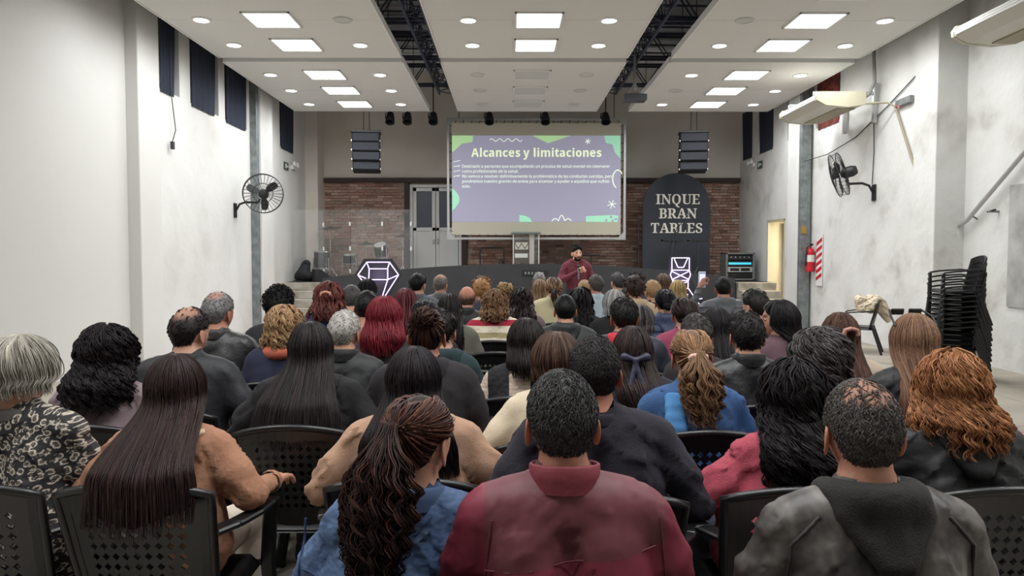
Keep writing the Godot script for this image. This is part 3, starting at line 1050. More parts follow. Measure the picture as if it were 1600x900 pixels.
func collar(t: Node3D, p: Dictionary, ht: Transform3D) -> void:
	var kind: String = p.get("collar", "")
	var c: Vector3 = Vector3(0, p.H - 0.285, 0.0) + p.top * 1.05
	var m: Material = p.get("collar_mat", p.top_mat)
	match kind:
		"stand":
			ring(t, "collar", m, c + Vector3(0, 0.018, 0.004), 0.074, 0.074, 0.062, 0.009, 0.0, 0.012)
		"shirt":
			ring(t, "collar", m, c + Vector3(0, 0.012, 0.004), 0.073, 0.073, 0.05, 0.014, -0.004, 0.014)
		"lapel":
			ring(t, "collar", m, c + Vector3(0, -0.005, 0.01), 0.082, 0.085, 0.035, 0.03, 0.03, 0.02)
		"turtle":
			ring(t, "collar", m, c + Vector3(0, 0.0, 0), 0.07, 0.07, 0.075, 0.013, -0.004, 0.008)
		"hood":
			var b := []
			var n := 10
			for k in n:
				var a0 := lerpf(-0.5, PI + 0.5, float(k) / n)
				var a1 := lerpf(-0.5, PI + 0.5, float(k + 1) / n)
				var r0 := 0.09
				b.append([c + Vector3(cos(a0) * r0, 0.036 + 0.012 * sin(a0), sin(a0) * r0), c + Vector3(cos(a1) * r0, 0.036 + 0.012 * sin(a1), sin(a1) * r0), 0.03, 0.03, 0])
			for s in [-1.0, 1.0]:
				b.append([c + Vector3(0.085 * s, 0.01, 0.075), c + Vector3(0.025 * s, -0.075, 0.135), 0.026, 0.018, 0])
			b.append([c + Vector3(0, 0.0, 0.09), c + Vector3(0, -0.085, 0.13), 0.04, 0.024, 0])
			var f := capsule_field(b, 0.013 if p.get("near", false) else 0.02, 0.01)
			mi("hood", smooth_mesh(f.v, f.i), m, t)
		"":
			ring(t, "neckband", m, c + Vector3(0, 0.005, 0.003), 0.07, 0.07, 0.03, 0.014, -0.005, 0.014)
		"scarf":
			var b := []
			for k in 12:
				var a0 := TAU * k / 12.0
				var a1 := TAU * (k + 1) / 12.0
				b.append([c + Vector3(cos(a0) * 0.085, 0.02, sin(a0) * 0.08), c + Vector3(cos(a1) * 0.085, 0.02, sin(a1) * 0.08), 0.032, 0.032, 0])
			var f := capsule_field(b, 0.018, 0.01)
			mi("scarf", smooth_mesh(f.v, f.i), m, t)

# ---------------------------------------------------------------- hair
# angle th is measured from the back of the head; ph from the crown
func hairline(th: float) -> float:
	var a := absf(th)
	if a < 0.9:
		return 2.12 - 0.18 * a / 0.9
	if a < 1.35:
		return lerpf(1.94, 1.42, (a - 0.9) / 0.45)
	if a < 2.0:
		return lerpf(1.42, 1.36, (a - 1.35) / 0.65)
	return lerpf(1.36, 0.88, (a - 2.0) / (PI - 2.0))

func scalp(th: float, ph: float, e: float) -> Vector3:
	var s := sin(ph)
	var y := cos(ph)
	var p := Vector3(s * sin(th) * (0.076 + e), y * (0.119 + e), s * cos(th) * (0.098 + e))
	if y < 0.15:
		var k := clampf(0.15 - y, 0, 1)
		p.x *= 1.0 - 0.2 * k
		if p.z > 0.0:
			p.z *= 1.0 - 0.36 * k
	return p

var lv := PackedVector3Array()
var li := PackedInt32Array()
var lc := PackedColorArray()

func lock(pts: PackedVector3Array, r: float, col: Color, tip := 0.25) -> void:
	var n := pts.size()
	var base := lv.size()
	for k in n:
		var t := (pts[mini(k + 1, n - 1)] - pts[maxi(k - 1, 0)]).normalized()
		var a := t.cross(Vector3(0.31, 0.2, 0.93)).normalized()
		var b := t.cross(a)
		var u := float(k) / (n - 1)
		var rr := r * (1.0 if u < 0.6 else lerpf(1.0, tip, (u - 0.6) / 0.4))
		lv.append(pts[k] + a * rr); lv.append(pts[k] + (b * 0.866 - a * 0.5) * rr); lv.append(pts[k] - (b * 0.866 + a * 0.5) * rr)
		lc.append(col); lc.append(col); lc.append(col)
	for k in n - 1:
		var q := base + k * 3
		for s in 3:
			var s2 := (s + 1) % 3
			li.append(q + s); li.append(q + 3 + s2); li.append(q + s2)
			li.append(q + s); li.append(q + 3 + s); li.append(q + 3 + s2)

func tint(col: Color, amt: float) -> Color:
	var f := 1.0 + rng.randf_range(-amt, amt)
	return Color(col.r * f, col.g * f, col.b * f)

func hair_mat(rough := 0.5) -> StandardMaterial3D:
	var k := "hair%.2f" % rough
	if not M.has(k):
		var m := mat(Color.WHITE, rough)
		m.vertex_color_use_as_albedo = true
		m.metallic_specular = 0.28
		M[k] = m
	return M[k]

# point on the draped envelope of long hair; s 0 crown .. 1 tip
func drape(h: Dictionary, th: float, s: float, e: float) -> Vector3:
	var s1: float = h.s1
	var f1 := 1.62
	if s <= s1:
		return scalp(th, maxf(0.02, s / s1 * f1), e + h.vol * sin(minf(s / s1, 1.0) * 1.57))
	var p := scalp(th, f1, e + h.vol)
	var t := (s - s1) / (1.0 - s1)
	var L: float = h.L
	var u := smoothstep(0.0, 0.75, t)
	var W: float = lerpf(h.W, h.get("Wt", h.W), t)
	var ox: float = h.get("ox", 0.0) * t
	var q := Vector3(sin(clampf(th * 0.8, -1.57, 1.57)) * W + ox, p.y - t * L, h.zc + h.zr * cos(th))
	q.z += h.get("zt", 0.0) * t
	q.x = lerpf(p.x, q.x, u) ; q.z = lerpf(p.z, q.z, smoothstep(0.0, 0.6, t)) + e * cos(th) * u
	q.x += e * sin(th) * u
	q.y = p.y - t * L * (1.0 - 0.12 * absf(sin(th)) * h.get("round", 1.0))
	return q

func hair(t: Node3D, ht: Transform3D, h: Dictionary, near: bool, p: Dictionary) -> void:
	rng.seed = hash(p.label)
	lv = PackedVector3Array(); li = PackedInt32Array(); lc = PackedColorArray()
	var col: Color = h.col
	col = col.srgb_to_linear() * 0.8
	var col2: Color = h.get("col2", h.col)
	col2 = col2.srgb_to_linear() * 0.85
	var kind: String = h.get("kind", "short")
	var th0: float = h.get("th", 0.012 if kind == "short" else 0.004)
	var far: bool = p.z < -5.0
	# cap over the skull
	var nu := 40 if near else 26
	var nv := 18 if near else 12
	var bald: float = h.get("bald", 0.0)
	var patch := noise(30.0, FastNoiseLite.TYPE_SIMPLEX_SMOOTH, 3, 8)
	var sk: Color = p.get("skin", sc(190, 142, 118))
	sk = sk.srgb_to_linear()
	for b in nv + 1:
		for a in nu:
			var th := TAU * a / nu - PI
			var u := float(b) / nv
			var ph := maxf(0.01, hairline(th) * u)
			var ed := th0 * (1.0 if u < 0.75 else lerpf(1.0, 0.15, (u - 0.75) / 0.25)) + 0.002
			var q := scalp(th, ph, ed)
			var w := patch.get_noise_3dv(q) * 0.5 + 0.5
			q += q.normalized() * (w - 0.5) * (0.5 * th0)
			lv.append(q)
			var cc := col.lerp(col2, clampf(w * 1.4 - 0.3, 0, 1)) if kind == "short" else col
			if bald > 0.0:
				var cd := scalp(0.0, 0.35, 0.0)
				var dd := (q - cd).length() / (0.09 * bald)
				if dd < 1.3:
					cc = cc.lerp(sk, clampf((1.25 - dd) * 1.6 + (w - 0.5) * 1.2, 0.0, 0.92 if bald > 0.9 else 0.6))
			lc.append(cc)
	for b in nv:
		for a in nu:
			var q := b * nu + a
			var r := b * nu + (a + 1) % nu
			li.append_array(PackedInt32Array([q, r + nu, r, q, q + nu, r + nu]))
	if kind == "short":
		var cnt := 5200 if near else (90 if far else 700)
		var ll: float = h.get("len", 0.022)
		for k in cnt:
			var th := rng.randf_range(-PI, PI)
			var u := sqrt(rng.randf()) * 0.98
			var ph := hairline(th) * u
			var q := scalp(th, ph, th0 * (1.0 if u < 0.75 else lerpf(1.0, 0.2, (u - 0.75) / 0.25)) + 0.001)
			if bald > 0.0 and (q - scalp(0.0, 0.35, 0.0)).length() < 0.09 * bald * rng.randf_range(0.85, 1.25) and (bald > 0.9 or rng.randf() < 0.55):
				continue
			var dn := (scalp(th + rng.randf_range(-0.5, 0.5), ph + 0.25, th0) - q).normalized()
			var up := q.normalized()
			var l := ll * rng.randf_range(0.6, 1.2) * (1.0 if u < 0.7 else 0.5)
			var curl: float = h.get("curl", 0.0)
			var pts := PackedVector3Array([q, q + dn * l * 0.45 + up * l * 0.26, q + dn * l * 0.95 + up * l * (0.26 + curl)])
			if curl > 0.0:
				var sd := dn.cross(up)
				pts = PackedVector3Array([q, q + up * l * 0.5 + sd * l * 0.3, q + up * l * 0.8 - sd * l * 0.15 + dn * l * 0.3, q + up * l * 0.55 - sd * l * 0.4 + dn * l * 0.5, q + up * l * 0.3 + dn * l * 0.3])
			lock(pts, h.get("lr", 0.0014 if near else (0.004 if far else 0.0024)) * (1.0 + 1.4 * curl), tint(col.lerp(col2, rng.randf()), 0.3))
	else:
		var tie := Vector3.ZERO
		if kind == "tail" or kind == "bun":
			tie = scalp(0.0, h.get("tie", 1.35), 0.02)
			var cnt := 420 if near else (70 if far else 180)
			for k in cnt:
				var th := rng.randf_range(-2.6, 2.6)
				var p0 := hairline(th) * rng.randf_range(0.25, 0.99)
				var a := scalp(th, p0, th0)
				var pts := PackedVector3Array()
				var tt: float = h.get("tie", 1.35)
				for s in 7:
					var u := s / 6.0
					var e := th0 + 0.004 + 0.01 * sin(u * PI) * rng.randf_range(0.2, 1.0)
					pts.append(scalp(lerpf(th, 0.0, u), lerpf(p0, tt, smoothstep(0, 1, u)), e + 0.012 * u))
				lock(pts, 0.0042 if near else 0.007, tint(col.lerp(col2, rng.randf()), 0.3), 0.8)
		if kind == "bun":
			for k in (110 if near else 50):
				var d := Vector3(rng.randfn(), rng.randfn(), rng.randfn()).normalized()
				var e := d.cross(Vector3(rng.randfn(), rng.randfn(), rng.randfn())).normalized()
				var R: float = h.get("R", 0.045)
				var pts := PackedVector3Array()
				for s in 9:
					var a := s * 0.45
					pts.append(tie + Vector3(0, 0, R * 0.6) + (d * cos(a) + e * sin(a)) * R * rng.randf_range(0.85, 1.08) * Vector3(1.15, 0.95, 0.8))
				lock(pts, R * 0.16, tint(col.lerp(col2, rng.randf()), 0.3), 0.5)
		elif kind == "tail":
			var cnt2 := 620 if near else (40 if far else 160)
			var L: float = h.L
			var np := 30 if near else 12
			var per := 9 if near else 5
			var wv: float = h.get("wave", 0.0)
			for k in maxi(4, cnt2 / per):
				var a := rng.randf_range(0, TAU)
				var rr := sqrt(rng.randf())
				var ph0 := rng.randf_range(0, TAU)
				var fq: float = h.get("freq", 60.0) * rng.randf_range(0.75, 1.25)
				var wa := wv * rng.randf_range(0.5, 1.2)
				var ln0 := L * rng.randf_range(0.7, 1.04)
				for i in per:
					var ph := ph0 + rng.randf_range(-0.5, 0.5)
					var jx := rng.randfn(0.0, 0.0055)
					var jz := rng.randfn(0.0, 0.005)
					var ln := ln0 * rng.randf_range(0.93, 1.03)
					var pts := PackedVector3Array()
					for s in np:
						var u := float(s) / (np - 1)
						var sp: float = lerpf(0.014, h.W, smoothstep(0.0, 0.45, u)) * (1.0 - 0.4 * smoothstep(0.6, 1.0, u))
						var am := wa * smoothstep(0.08, 0.5, u)
						pts.append(tie + Vector3(cos(a) * rr * sp + h.get("ox", 0.0) * u + jx, 0.012 - ln * u, sin(a) * rr * sp * 0.6 + 0.02 + 0.035 * sin(minf(u * 2.5, 1.0) * PI * 0.6) + h.get("zt", 0.03) * u + jz) + Vector3(sin(ph + u * ln * fq) * am, 0, cos(ph + u * ln * fq) * am * 0.8))
					lock(pts, (0.0024 if near else 0.005) * h.get("fat", 1.0), tint(col.lerp(col2, rng.randf() * smoothstep(0.2, 1.0, rng.randf())), 0.35))
		elif kind == "long" or kind == "curly":
			h["vol"] = h.get("vol", 0.012)
			h["zc"] = h.get("zc", 0.165 if h.L > 0.2 else 0.05)
			h["zr"] = h.get("zr", 0.045 if h.L > 0.2 else 0.085)
			var path: float = 0.17 + h.L
			h["s1"] = 0.17 / path
			var am: float = h.get("wave", 0.004)
			# under-volume
			var base := lv.size()
			var gu := 24
			var gv := 16
			var lim: float = h.get("lim", 1.95)
			for b in gv + 1:
				for a in gu + 1:
					var th := lerpf(-lim, lim, float(a) / gu)
					var s := float(b) / gv
					lv.append(drape(h, th, s * 0.95, -0.004 - (0.006 if kind == "curly" else 0.0)))
					lc.append(col * 0.85)
			for b in gv:
				for a in gu:
					var q := base + b * (gu + 1) + a
					var r := q + gu + 1
					li.append_array(PackedInt32Array([q, r + 1, q + 1, q, r, r + 1]))
			var cnt := (1100 if near else (80 if far else 380))
			if kind == "curly":
				cnt = 1200 if near else (160 if far else 420)
			cnt = int(cnt * h.get("dens", 1.0))
			var np := 22 if near else (9 if far else 14)
			if kind == "curly":
				np = 26 if near else (10 if far else 16)
			var fq0: float = h.get("freq", 40.0)
			var per := 1
			if kind == "curly":
				per = 8 if near else 4
			for k in maxi(3, cnt / per):
				var th0c := rng.randf_range(-lim - 0.05, lim + 0.05)
				var s0 := 0.0 if rng.randf() < 0.5 else rng.randf_range(0.0, 0.55)
				var s1 := 1.04 - 0.36 * pow(rng.randf(), 1.4)
				if kind == "curly":
					s0 = rng.randf_range(0.0, 0.45)
					s1 = minf(1.05, s0 + rng.randf_range(0.45, 0.75))
				var e0 := rng.randf_range(0.0, h.get("fluff", 0.008))
				var ph0 := rng.randf_range(0, TAU)
				var fq := fq0 * rng.randf_range(0.75, 1.25)
				var wa := am * rng.randf_range(0.6, 1.2)
				var dth := rng.randf_range(-0.12, 0.12)
				for i in per:
					var th := th0c + (rng.randfn(0.0, 0.05) if per > 1 else 0.0)
					var e := e0 + (rng.randfn(0.0, 0.003) if per > 1 else 0.0)
					var ph := ph0 + (rng.randf_range(-0.45, 0.45) if per > 1 else 0.0)
					var se := s1 * (rng.randf_range(0.96, 1.03) if per > 1 else 1.0)
					var pts := PackedVector3Array()
					for s in np:
						var w := float(s) / (np - 1)
						var u := lerpf(s0, se, w)
						var g := smoothstep(0.05, 0.5, u if per == 1 else w + 0.1)
						var q := drape(h, th + dth * u, u, e)
						var ln := u * path
						q += Vector3(sin(ph + ln * fq) * cos(th), 0.0, sin(ph + ln * fq) * -sin(th)) * wa * g
						q += Vector3(sin(th), 0, cos(th)) * (cos(ph + ln * fq) * 0.8 + (0.5 if per > 1 else 0.0)) * wa * g
						pts.append(q)
					lock(pts, ((0.0026 if near else (0.008 if far else 0.0045)) if kind == "long" else (0.0026 if near else (0.007 if far else 0.0042))) * h.get("fat", 1.0), tint(col.lerp(col2, pow(rng.randf(), 1.5)), 0.3))
			# loose strands on the crown and fringe
			for k in (220 if near else 40):
				var th := rng.randf_range(lim - 0.2, PI) * (1.0 if rng.randf() < 0.5 else -1.0)
				var pts := PackedVector3Array()
				for s in 6:
					pts.append(scalp(lerpf(th, th * 0.93, s / 5.0), lerpf(0.05, hairline(th) + 0.05, s / 5.0), h.vol * sin(minf(lerpf(0.03, hairline(th) / 1.62, s / 5.0), 1.0) * 1.57) * 0.8 + rng.randf_range(0.0, 0.004)))
				lock(pts, 0.005 if near else 0.008, tint(col.lerp(col2, rng.randf()), 0.3))
	var o := mi("hair", smooth_mesh(lv, li, lc), hair_mat(h.get("rough", 0.45)), t)
	o.transform = ht

# ---------------------------------------------------------------- black plastic armchair (faces -z)
var chair0: Node3D

func back_pt(u: float, v: float, o: float) -> Vector3:
	var x := u * (0.205 + 0.03 * v)
	var y := 0.40 + (0.435 - 0.04 * u * u) * v
	var z := 0.175 + 0.105 * v - 0.045 * u * u + o
	return Vector3(x, y, z)

func chair_back() -> ArrayMesh:
	var b := MB.new()
	var nu := 13
	var nv := 12
	var th := 0.007
	for j in nv:
		for i in nu:
			var u0 := -1.0 + 2.0 * i / nu
			var u1 := -1.0 + 2.0 * (i + 1) / nu
			var v0 := float(j) / nv
			var v1 := float(j + 1) / nv
			var uc := (u0 + u1) / 2
			var vc := (v0 + v1) / 2
			var hole := i >= 2 and i < nu - 2 and j >= 2 and j < nv - 2
			var nf := Vector3(0.38 * uc, 0.22, -1).normalized()
			if not hole:
				for s in 2:
					var o := th * (0.5 if s == 1 else -0.5) * (1.8 if j >= nv - 2 or i < 1 or i >= nu - 1 else 1.0)
					b.quad(back_pt(u0, v0, o), back_pt(u1, v0, o), back_pt(u1, v1, o), back_pt(u0, v1, o), nf if s == 0 else -nf)
				continue
			var sq := [Vector2(u0, v0), Vector2(uc, v0), Vector2(u1, v0), Vector2(u1, vc), Vector2(u1, v1), Vector2(uc, v1), Vector2(u0, v1), Vector2(u0, vc)]
			var hu := (u1 - u0) / 2
			var hv := (v1 - v0) / 2
			var off := hu * 0.0
			var inn := []
			for q in 8:
				var a := -PI * 0.75 + q * PI / 4
				var rr := 0.76 if q % 2 == 1 else 0.5
				inn.append(Vector2(uc + off + cos(a) * hu * rr, vc + sin(a) * hv * rr))
			for s in 2:
				var o := th * (0.5 if s == 1 else -0.5)
				for q in 8:
					var w := (q + 1) % 8
					b.quad(back_pt(sq[q].x, sq[q].y, o), back_pt(sq[w].x, sq[w].y, o), back_pt(inn[w].x, inn[w].y, o), back_pt(inn[q].x, inn[q].y, o), nf if s == 0 else -nf)
			for q in 8:
				var w := (q + 1) % 8
				b.quad(back_pt(inn[q].x, inn[q].y, -th / 2), back_pt(inn[w].x, inn[w].y, -th / 2), back_pt(inn[w].x, inn[w].y, th / 2), back_pt(inn[q].x, inn[q].y, th / 2))
	return b.mesh()

func make_chair() -> Node3D:
	var t := thing("plastic_armchair", "x", "chair", Vector3.ZERO, 0, "audience armchairs")
	mi("backrest", chair_back(), M.black_plastic, t)
	var rim := MB.new()
	var pts := []
	for k in 9:
		pts.append(back_pt(-1.0, k / 8.0, 0.004))
	for k in range(1, 12):
		pts.append(back_pt(-1.0 + 2.0 * k / 12.0, 1.0, 0.004))
	for k in range(8, -1, -1):
		pts.append(back_pt(1.0, k / 8.0, 0.004))
	rim.tube(pts, 0.014, 8)
	mi("back_rim", rim.mesh(), M.black_plastic, t)
	# seat, dished, with a skirt
	var v := PackedVector3Array()
	var idx := PackedInt32Array()
	var n := 14
	for s in 2:
		for a in n + 1:
			for c in n + 1:
				var x := lerpf(-0.225, 0.225, float(a) / n)
				var z := lerpf(-0.24, 0.19, float(c) / n)
				var e := maxf(absf(x) / 0.225, absf(z + 0.025) / 0.215)
				var y := 0.408 + 0.012 * e * e + 0.012 * smoothstep(0.1, -0.24, z) - 0.035 * smoothstep(0.86, 1.0, e) * (1.0 if e > 0.86 else 0.0)
				v.append(Vector3(x * (1.0 - 0.06 * (z + 0.24)), y - s * 0.012, z))
	var m1 := (n + 1) * (n + 1)
	for s in 2:
		for a in n:
			for c in n:
				var q := s * m1 + a * (n + 1) + c
				var r := q + n + 1
				idx.append_array(PackedInt32Array([q, r, r + 1, q, r + 1, q + 1] if s == 0 else [q, r + 1, r, q, q + 1, r + 1]))
	mi("seat", smooth_mesh(v, idx), M.black_plastic, t)
	for s in [-1.0, 1.0]:
		var ar := MB.new()
		ar.strap([back_pt(s * 0.97, 0.66, -0.01), Vector3(0.265 * s, 0.668, 0.13), Vector3(0.285 * s, 0.658, 0.0), Vector3(0.285 * s, 0.648, -0.12), Vector3(0.272 * s, 0.632, -0.215), Vector3(0.265 * s, 0.60, -0.24)], 0.058, 0.02, Vector3.UP, 0.006)
		mi("armrest", ar.mesh(), M.black_plastic, t)
		var fl := MB.new()
		fl.strap([Vector3(0.265 * s, 0.63, -0.225), Vector3(0.25 * s, 0.40, -0.225), Vector3(0.262 * s, 0.0, -0.265)], 0.05, 0.034, Vector3(0, 0, 1), 0.008)
		mi("leg", fl.mesh(), M.black_plastic, t)
		var rl := MB.new()
		rl.strap([back_pt(s * 0.98, 0.2, 0.0), Vector3(0.215 * s, 0.38, 0.185), Vector3(0.25 * s, 0.0, 0.31)], 0.05, 0.034, Vector3(0, 0, 1), 0.008)
		mi("leg", rl.mesh(), M.black_plastic, t)
	return t

var chair_used := false
func chair(x: float, z: float, turn: float, label: String, group := "audience armchairs", y := 0.0) -> Node3D:
	if not chair_used:
		chair_used = true
		chair0 = make_chair()
		chair0.position = Vector3(x, y, z)
		chair0.rotation.y = turn
		tag(chair0, label, "chair", group)
		return chair0
	return dup(chair0, Vector3(x, y, z), turn, label, group)

func make_spare_chairs() -> void:
	for k in 12:
		chair(5.55 + (k % 3) * 0.004, -9.1 - (k % 2) * 0.006, PI / 2 - 0.25, "black plastic armchair at the bottom of the stack by the right wall" if k == 0 else ("black plastic armchair on top of the stack by the right wall" if k == 11 else "black plastic armchair inside the tall stack by the right wall"), "stacked armchairs", k * 0.062)
	chair(5.55, -11.55, PI / 2 - 0.5, "black plastic armchair with a beige coat thrown over it, by the wall", "spare armchairs")
	chair(-0.1, -5.45, 0.02, "empty black plastic armchair behind the striped sweater, in the centre aisle", "empty armchairs")
	chair(-0.16, -4.6, -0.05, "empty black plastic armchair beside the teal hoodie, in the centre aisle", "empty armchairs")
	# coat
	rng.seed = 5
	var b := []
	for k in 9:
		var a := k * 0.7
		b.append([Vector3(cos(a) * 0.12 + 0.1, 0.80 + 0.06 * sin(k * 1.7), sin(a) * 0.14), Vector3(cos(a + 1.4) * 0.15 + 0.14, 0.74 + 0.08 * cos(k * 2.1), sin(a + 1.4) * 0.16), 0.06, 0.075, 1])
	b.append([Vector3(0.26, 0.78, 0.0), Vector3(0.4, 0.5, 0.04), 0.1, 0.035, 1])
	b.append([Vector3(0.24, 0.78, 0.12), Vector3(0.33, 0.6, 0.18), 0.07, 0.03, 1])
	b.append([Vector3(0.24, 0.78, -0.12), Vector3(0.3, 0.64, -0.14), 0.07, 0.03, 1])
	var f := capsule_field(b, 0.014, 0.01)
	var a1 := region_arrays(f, 1, 0.035, 3)
	var o := mi("coat", smooth_mesh(a1[0], a1[1]), fabric(sc(206, 192, 168), "denim"))
	o.position = Vector3(5.55, 0.0, -11.55)
	tag(o, "crumpled beige coat thrown over the back of a spare armchair", "coat")

func text(s: String, size: float, m: Material, parent: Node, at: Vector3, called := "lettering", serif := false, bold := true, centre := true, thick := 0.004) -> MeshInstance3D:
	var f := SystemFont.new()
	f.font_names = PackedStringArray(["Droid Serif" if serif else "Droid Sans"])
	if bold:
		f.font_weight = 700
	var t := TextMesh.new()
	t.text = s
	t.font = f
	t.font_size = 32
	t.pixel_size = size / 32.0
	t.depth = thick
	t.curve_step = 2.0
	t.horizontal_alignment = HORIZONTAL_ALIGNMENT_CENTER if centre else HORIZONTAL_ALIGNMENT_LEFT
	t.vertical_alignment = VERTICAL_ALIGNMENT_CENTER
	var o := mi(called, t, m, parent)
	o.position = at
	return o

func polymesh(p: Array, z := 0.002) -> ArrayMesh:
	var b := MB.new()
	b.prism(PackedVector2Array(p), 0.0, z)
	return b.mesh()

func line(pts: Array, r, sides := 6, closed := false) -> ArrayMesh:
	var b := MB.new()
	b.tube(pts, r, sides, true, closed)
	return b.mesh()

func make_screen() -> void:
	var W := 2.2
	var Hh := 1.49
	var t := thing("projection_screen", "large projection screen laced in a metal frame, showing a slide with a title", "screen", Vector3(0.68, 3.41, -18.2))
	mi("frame", boxmesh([[-W, W, Hh - 0.06, Hh, -0.03, 0.03], [-W, W, -Hh, -Hh + 0.06, -0.03, 0.03], [-W, -W + 0.06, -Hh, Hh, -0.03, 0.03], [W - 0.06, W, -Hh, Hh, -0.03, 0.03]], 0.006), M.pipe, t)
	for sx in [-1.0, 1.0]:
		for sy in [-1.0, 1.0]:
			mi("corner_plate", polymesh([Vector2(sx * W, sy * Hh), Vector2(sx * (W - 0.24), sy * Hh), Vector2(sx * W, sy * (Hh - 0.24))], 0.035), M.pipe, t)
	mi("cloth", boxmesh([[-W + 0.12, W - 0.12, -Hh + 0.12, Hh - 0.12, -0.006, 0.006]]), mat(sc(192, 188, 172), 0.9), t)
	for k in 21:
		for s in [-1.0, 1.0]:
			var x := lerpf(-W + 0.2, W - 0.2, k / 20.0)
			mi("lace", line([Vector3(x, s * (Hh - 0.13), 0.01), Vector3(x + 0.03, s * (Hh - 0.05), 0.0)], 0.008, 4), M.cable, t)
	for k in 13:
		for s in [-1.0, 1.0]:
			var y := lerpf(-Hh + 0.2, Hh - 0.2, k / 12.0)
			mi("lace", line([Vector3(s * (W - 0.13), y, 0.01), Vector3(s * (W - 0.05), y + 0.03, 0.0)], 0.008, 4), M.cable, t)
	# the slide
	var x0 := -2.07
	var x1 := 2.06
	var y0 := -1.05
	var y1 := 1.06
	var purple := glow(sc(140, 138, 158), 0.42)
	var green := glow(sc(144, 200, 172), 0.4)
	var lime := glow(sc(164, 200, 148), 0.4)
	var pale := glow(sc(216, 228, 208), 0.5)
	var s := mi("slide", polymesh([Vector2(x0, y0), Vector2(x1, y0), Vector2(x1, y1), Vector2(x0, y1)], 0.003), purple, t)
	s.position.z = 0.007
	mi("slide_shape", polymesh([Vector2(x0, y1), Vector2(x0 + 0.52, y1), Vector2(x0 + 0.5, y1 - 0.16), Vector2(x0 + 0.24, y1 - 0.2), Vector2(x0, y1 - 0.42)], 0.006), lime, s)
	mi("slide_shape", polymesh([Vector2(-0.1, y1), Vector2(0.85, y1), Vector2(0.28, y1 - 0.19)], 0.006), lime, s)
	mi("slide_shape", polymesh([Vector2(x1, y1), Vector2(x1 - 0.4, y1), Vector2(x1 - 0.36, y1 - 0.18), Vector2(x1 - 0.19, y1 - 0.22), Vector2(x1 - 0.14, y1 - 0.4), Vector2(x1, y1 - 0.56)], 0.006), green, s)
	var arc := []
	for k in 13:
		arc.append(Vector2(x0 + 0.18 * sin(PI * k / 12.0), -0.22 - 0.56 * k / 12.0))
	mi("slide_shape", polymesh(arc, 0.006), green, s)
	mi("slide_shape", polymesh([Vector2(-0.42, y0), Vector2(-0.1, y0), Vector2(-0.16, y0 + 0.09), Vector2(-0.27, y0 + 0.15), Vector2(-0.42, y0 + 0.17)], 0.006), green, s)
	mi("slide_shape", polymesh([Vector2(1.22, y0), Vector2(2.0, y0), Vector2(2.02, y0 + 0.15), Vector2(1.9, y0 + 0.17), Vector2(1.22, y0 + 0.14)], 0.006), green, s)
	for d in [Vector2(1.72, y0 + 0.04), Vector2(1.84, y0 + 0.12), Vector2(1.88, y0 + 0.03), Vector2(1.96, y0 + 0.07)]:
		var b := MB.new()
		b.lathe([Vector2(0.0, 0.008), Vector2(0.032, 0.008), Vector2(0.032, 0.0)], 12, Vector3(d.x, d.y, 0), Basis(Vector3.RIGHT, PI / 2))
		mi("slide_dot", b.mesh(), purple, s)
	var sq := []
	for k in 25:
		sq.append(Vector3(-1.15 + 0.8 * k / 24.0, 0.95 + 0.035 * sin(k * 1.05), 0.006))
	mi("slide_line", line(sq, 0.009), pale, s)
	var sc2 := []
	for k in 15:
		var a := lerpf(0.6, PI * 1.4, k / 14.0)
		sc2.append(Vector3(2.0 + 0.14 * cos(a) * 0.9, 0.0 + 0.22 * sin(a), 0.006))
	mi("slide_line", line(sc2, 0.014), pale, s)
	var scr := []
	for k in 22:
		var u := k / 21.0
		scr.append(Vector3(0.38 + 0.48 * u, y0 + 0.02 + 0.09 * absf(sin(u * 9.4)) * (1.6 if u > 0.3 and u < 0.7 else 0.7), 0.006))
	mi("slide_line", line(scr, 0.011), pale, s)
	for c in [Vector3(1.26, 0.92, 0), Vector3(1.86, -0.62, 0)]:
		for k in 3:
			var a: float = k * PI / 3 + 0.25
			var d := Vector3(cos(a), sin(a), 0) * (0.07 if c.x < 1.5 else 0.11)
			mi("slide_star", line([c - d + Vector3(0, 0, 0.006), c + d + Vector3(0, 0, 0.006)], 0.009), pale, s)
	for k in 4:
		mi("slide_line", line([Vector3(x0 + 0.03, 0.42 - k * 0.12, 0.006), Vector3(x0 + 0.2, 0.45 - k * 0.12, 0.006)], 0.007), pale, s)
	text("Alcances y limitaciones", 0.285, glow(sc(212, 224, 188), 0.5), s, Vector3(0, 0.64, 0.006), "slide_title")
	var rows := ["Destinado a personas que acompañarán un proceso de salud mental sin intervenir", "como profesionales de la salud.", "No vamos a resolver definitivamente la problemática de las conductas suicidas, pero", "pondremos nuestro granito de arena para alcanzar y ayudar a aquellos que sufren", "esto."]
	for k in 5:
		text(rows[k], 0.098, pale, s, Vector3(-1.83, 0.31 - k * 0.122, 0.006), "slide_text", false, false, false)
		if k == 0 or k == 2:
			text("•", 0.1, pale, s, Vector3(-1.93, 0.31 - k * 0.122, 0.006), "slide_text", false, false, false)
	for sx in [-1.0, 1.0]:
		mi("hanging_cable", line([Vector3(sx * 1.9, Hh, 0), Vector3(sx * 1.9, TOP - 3.41, 0)], 0.01, 5), M.cable, t)

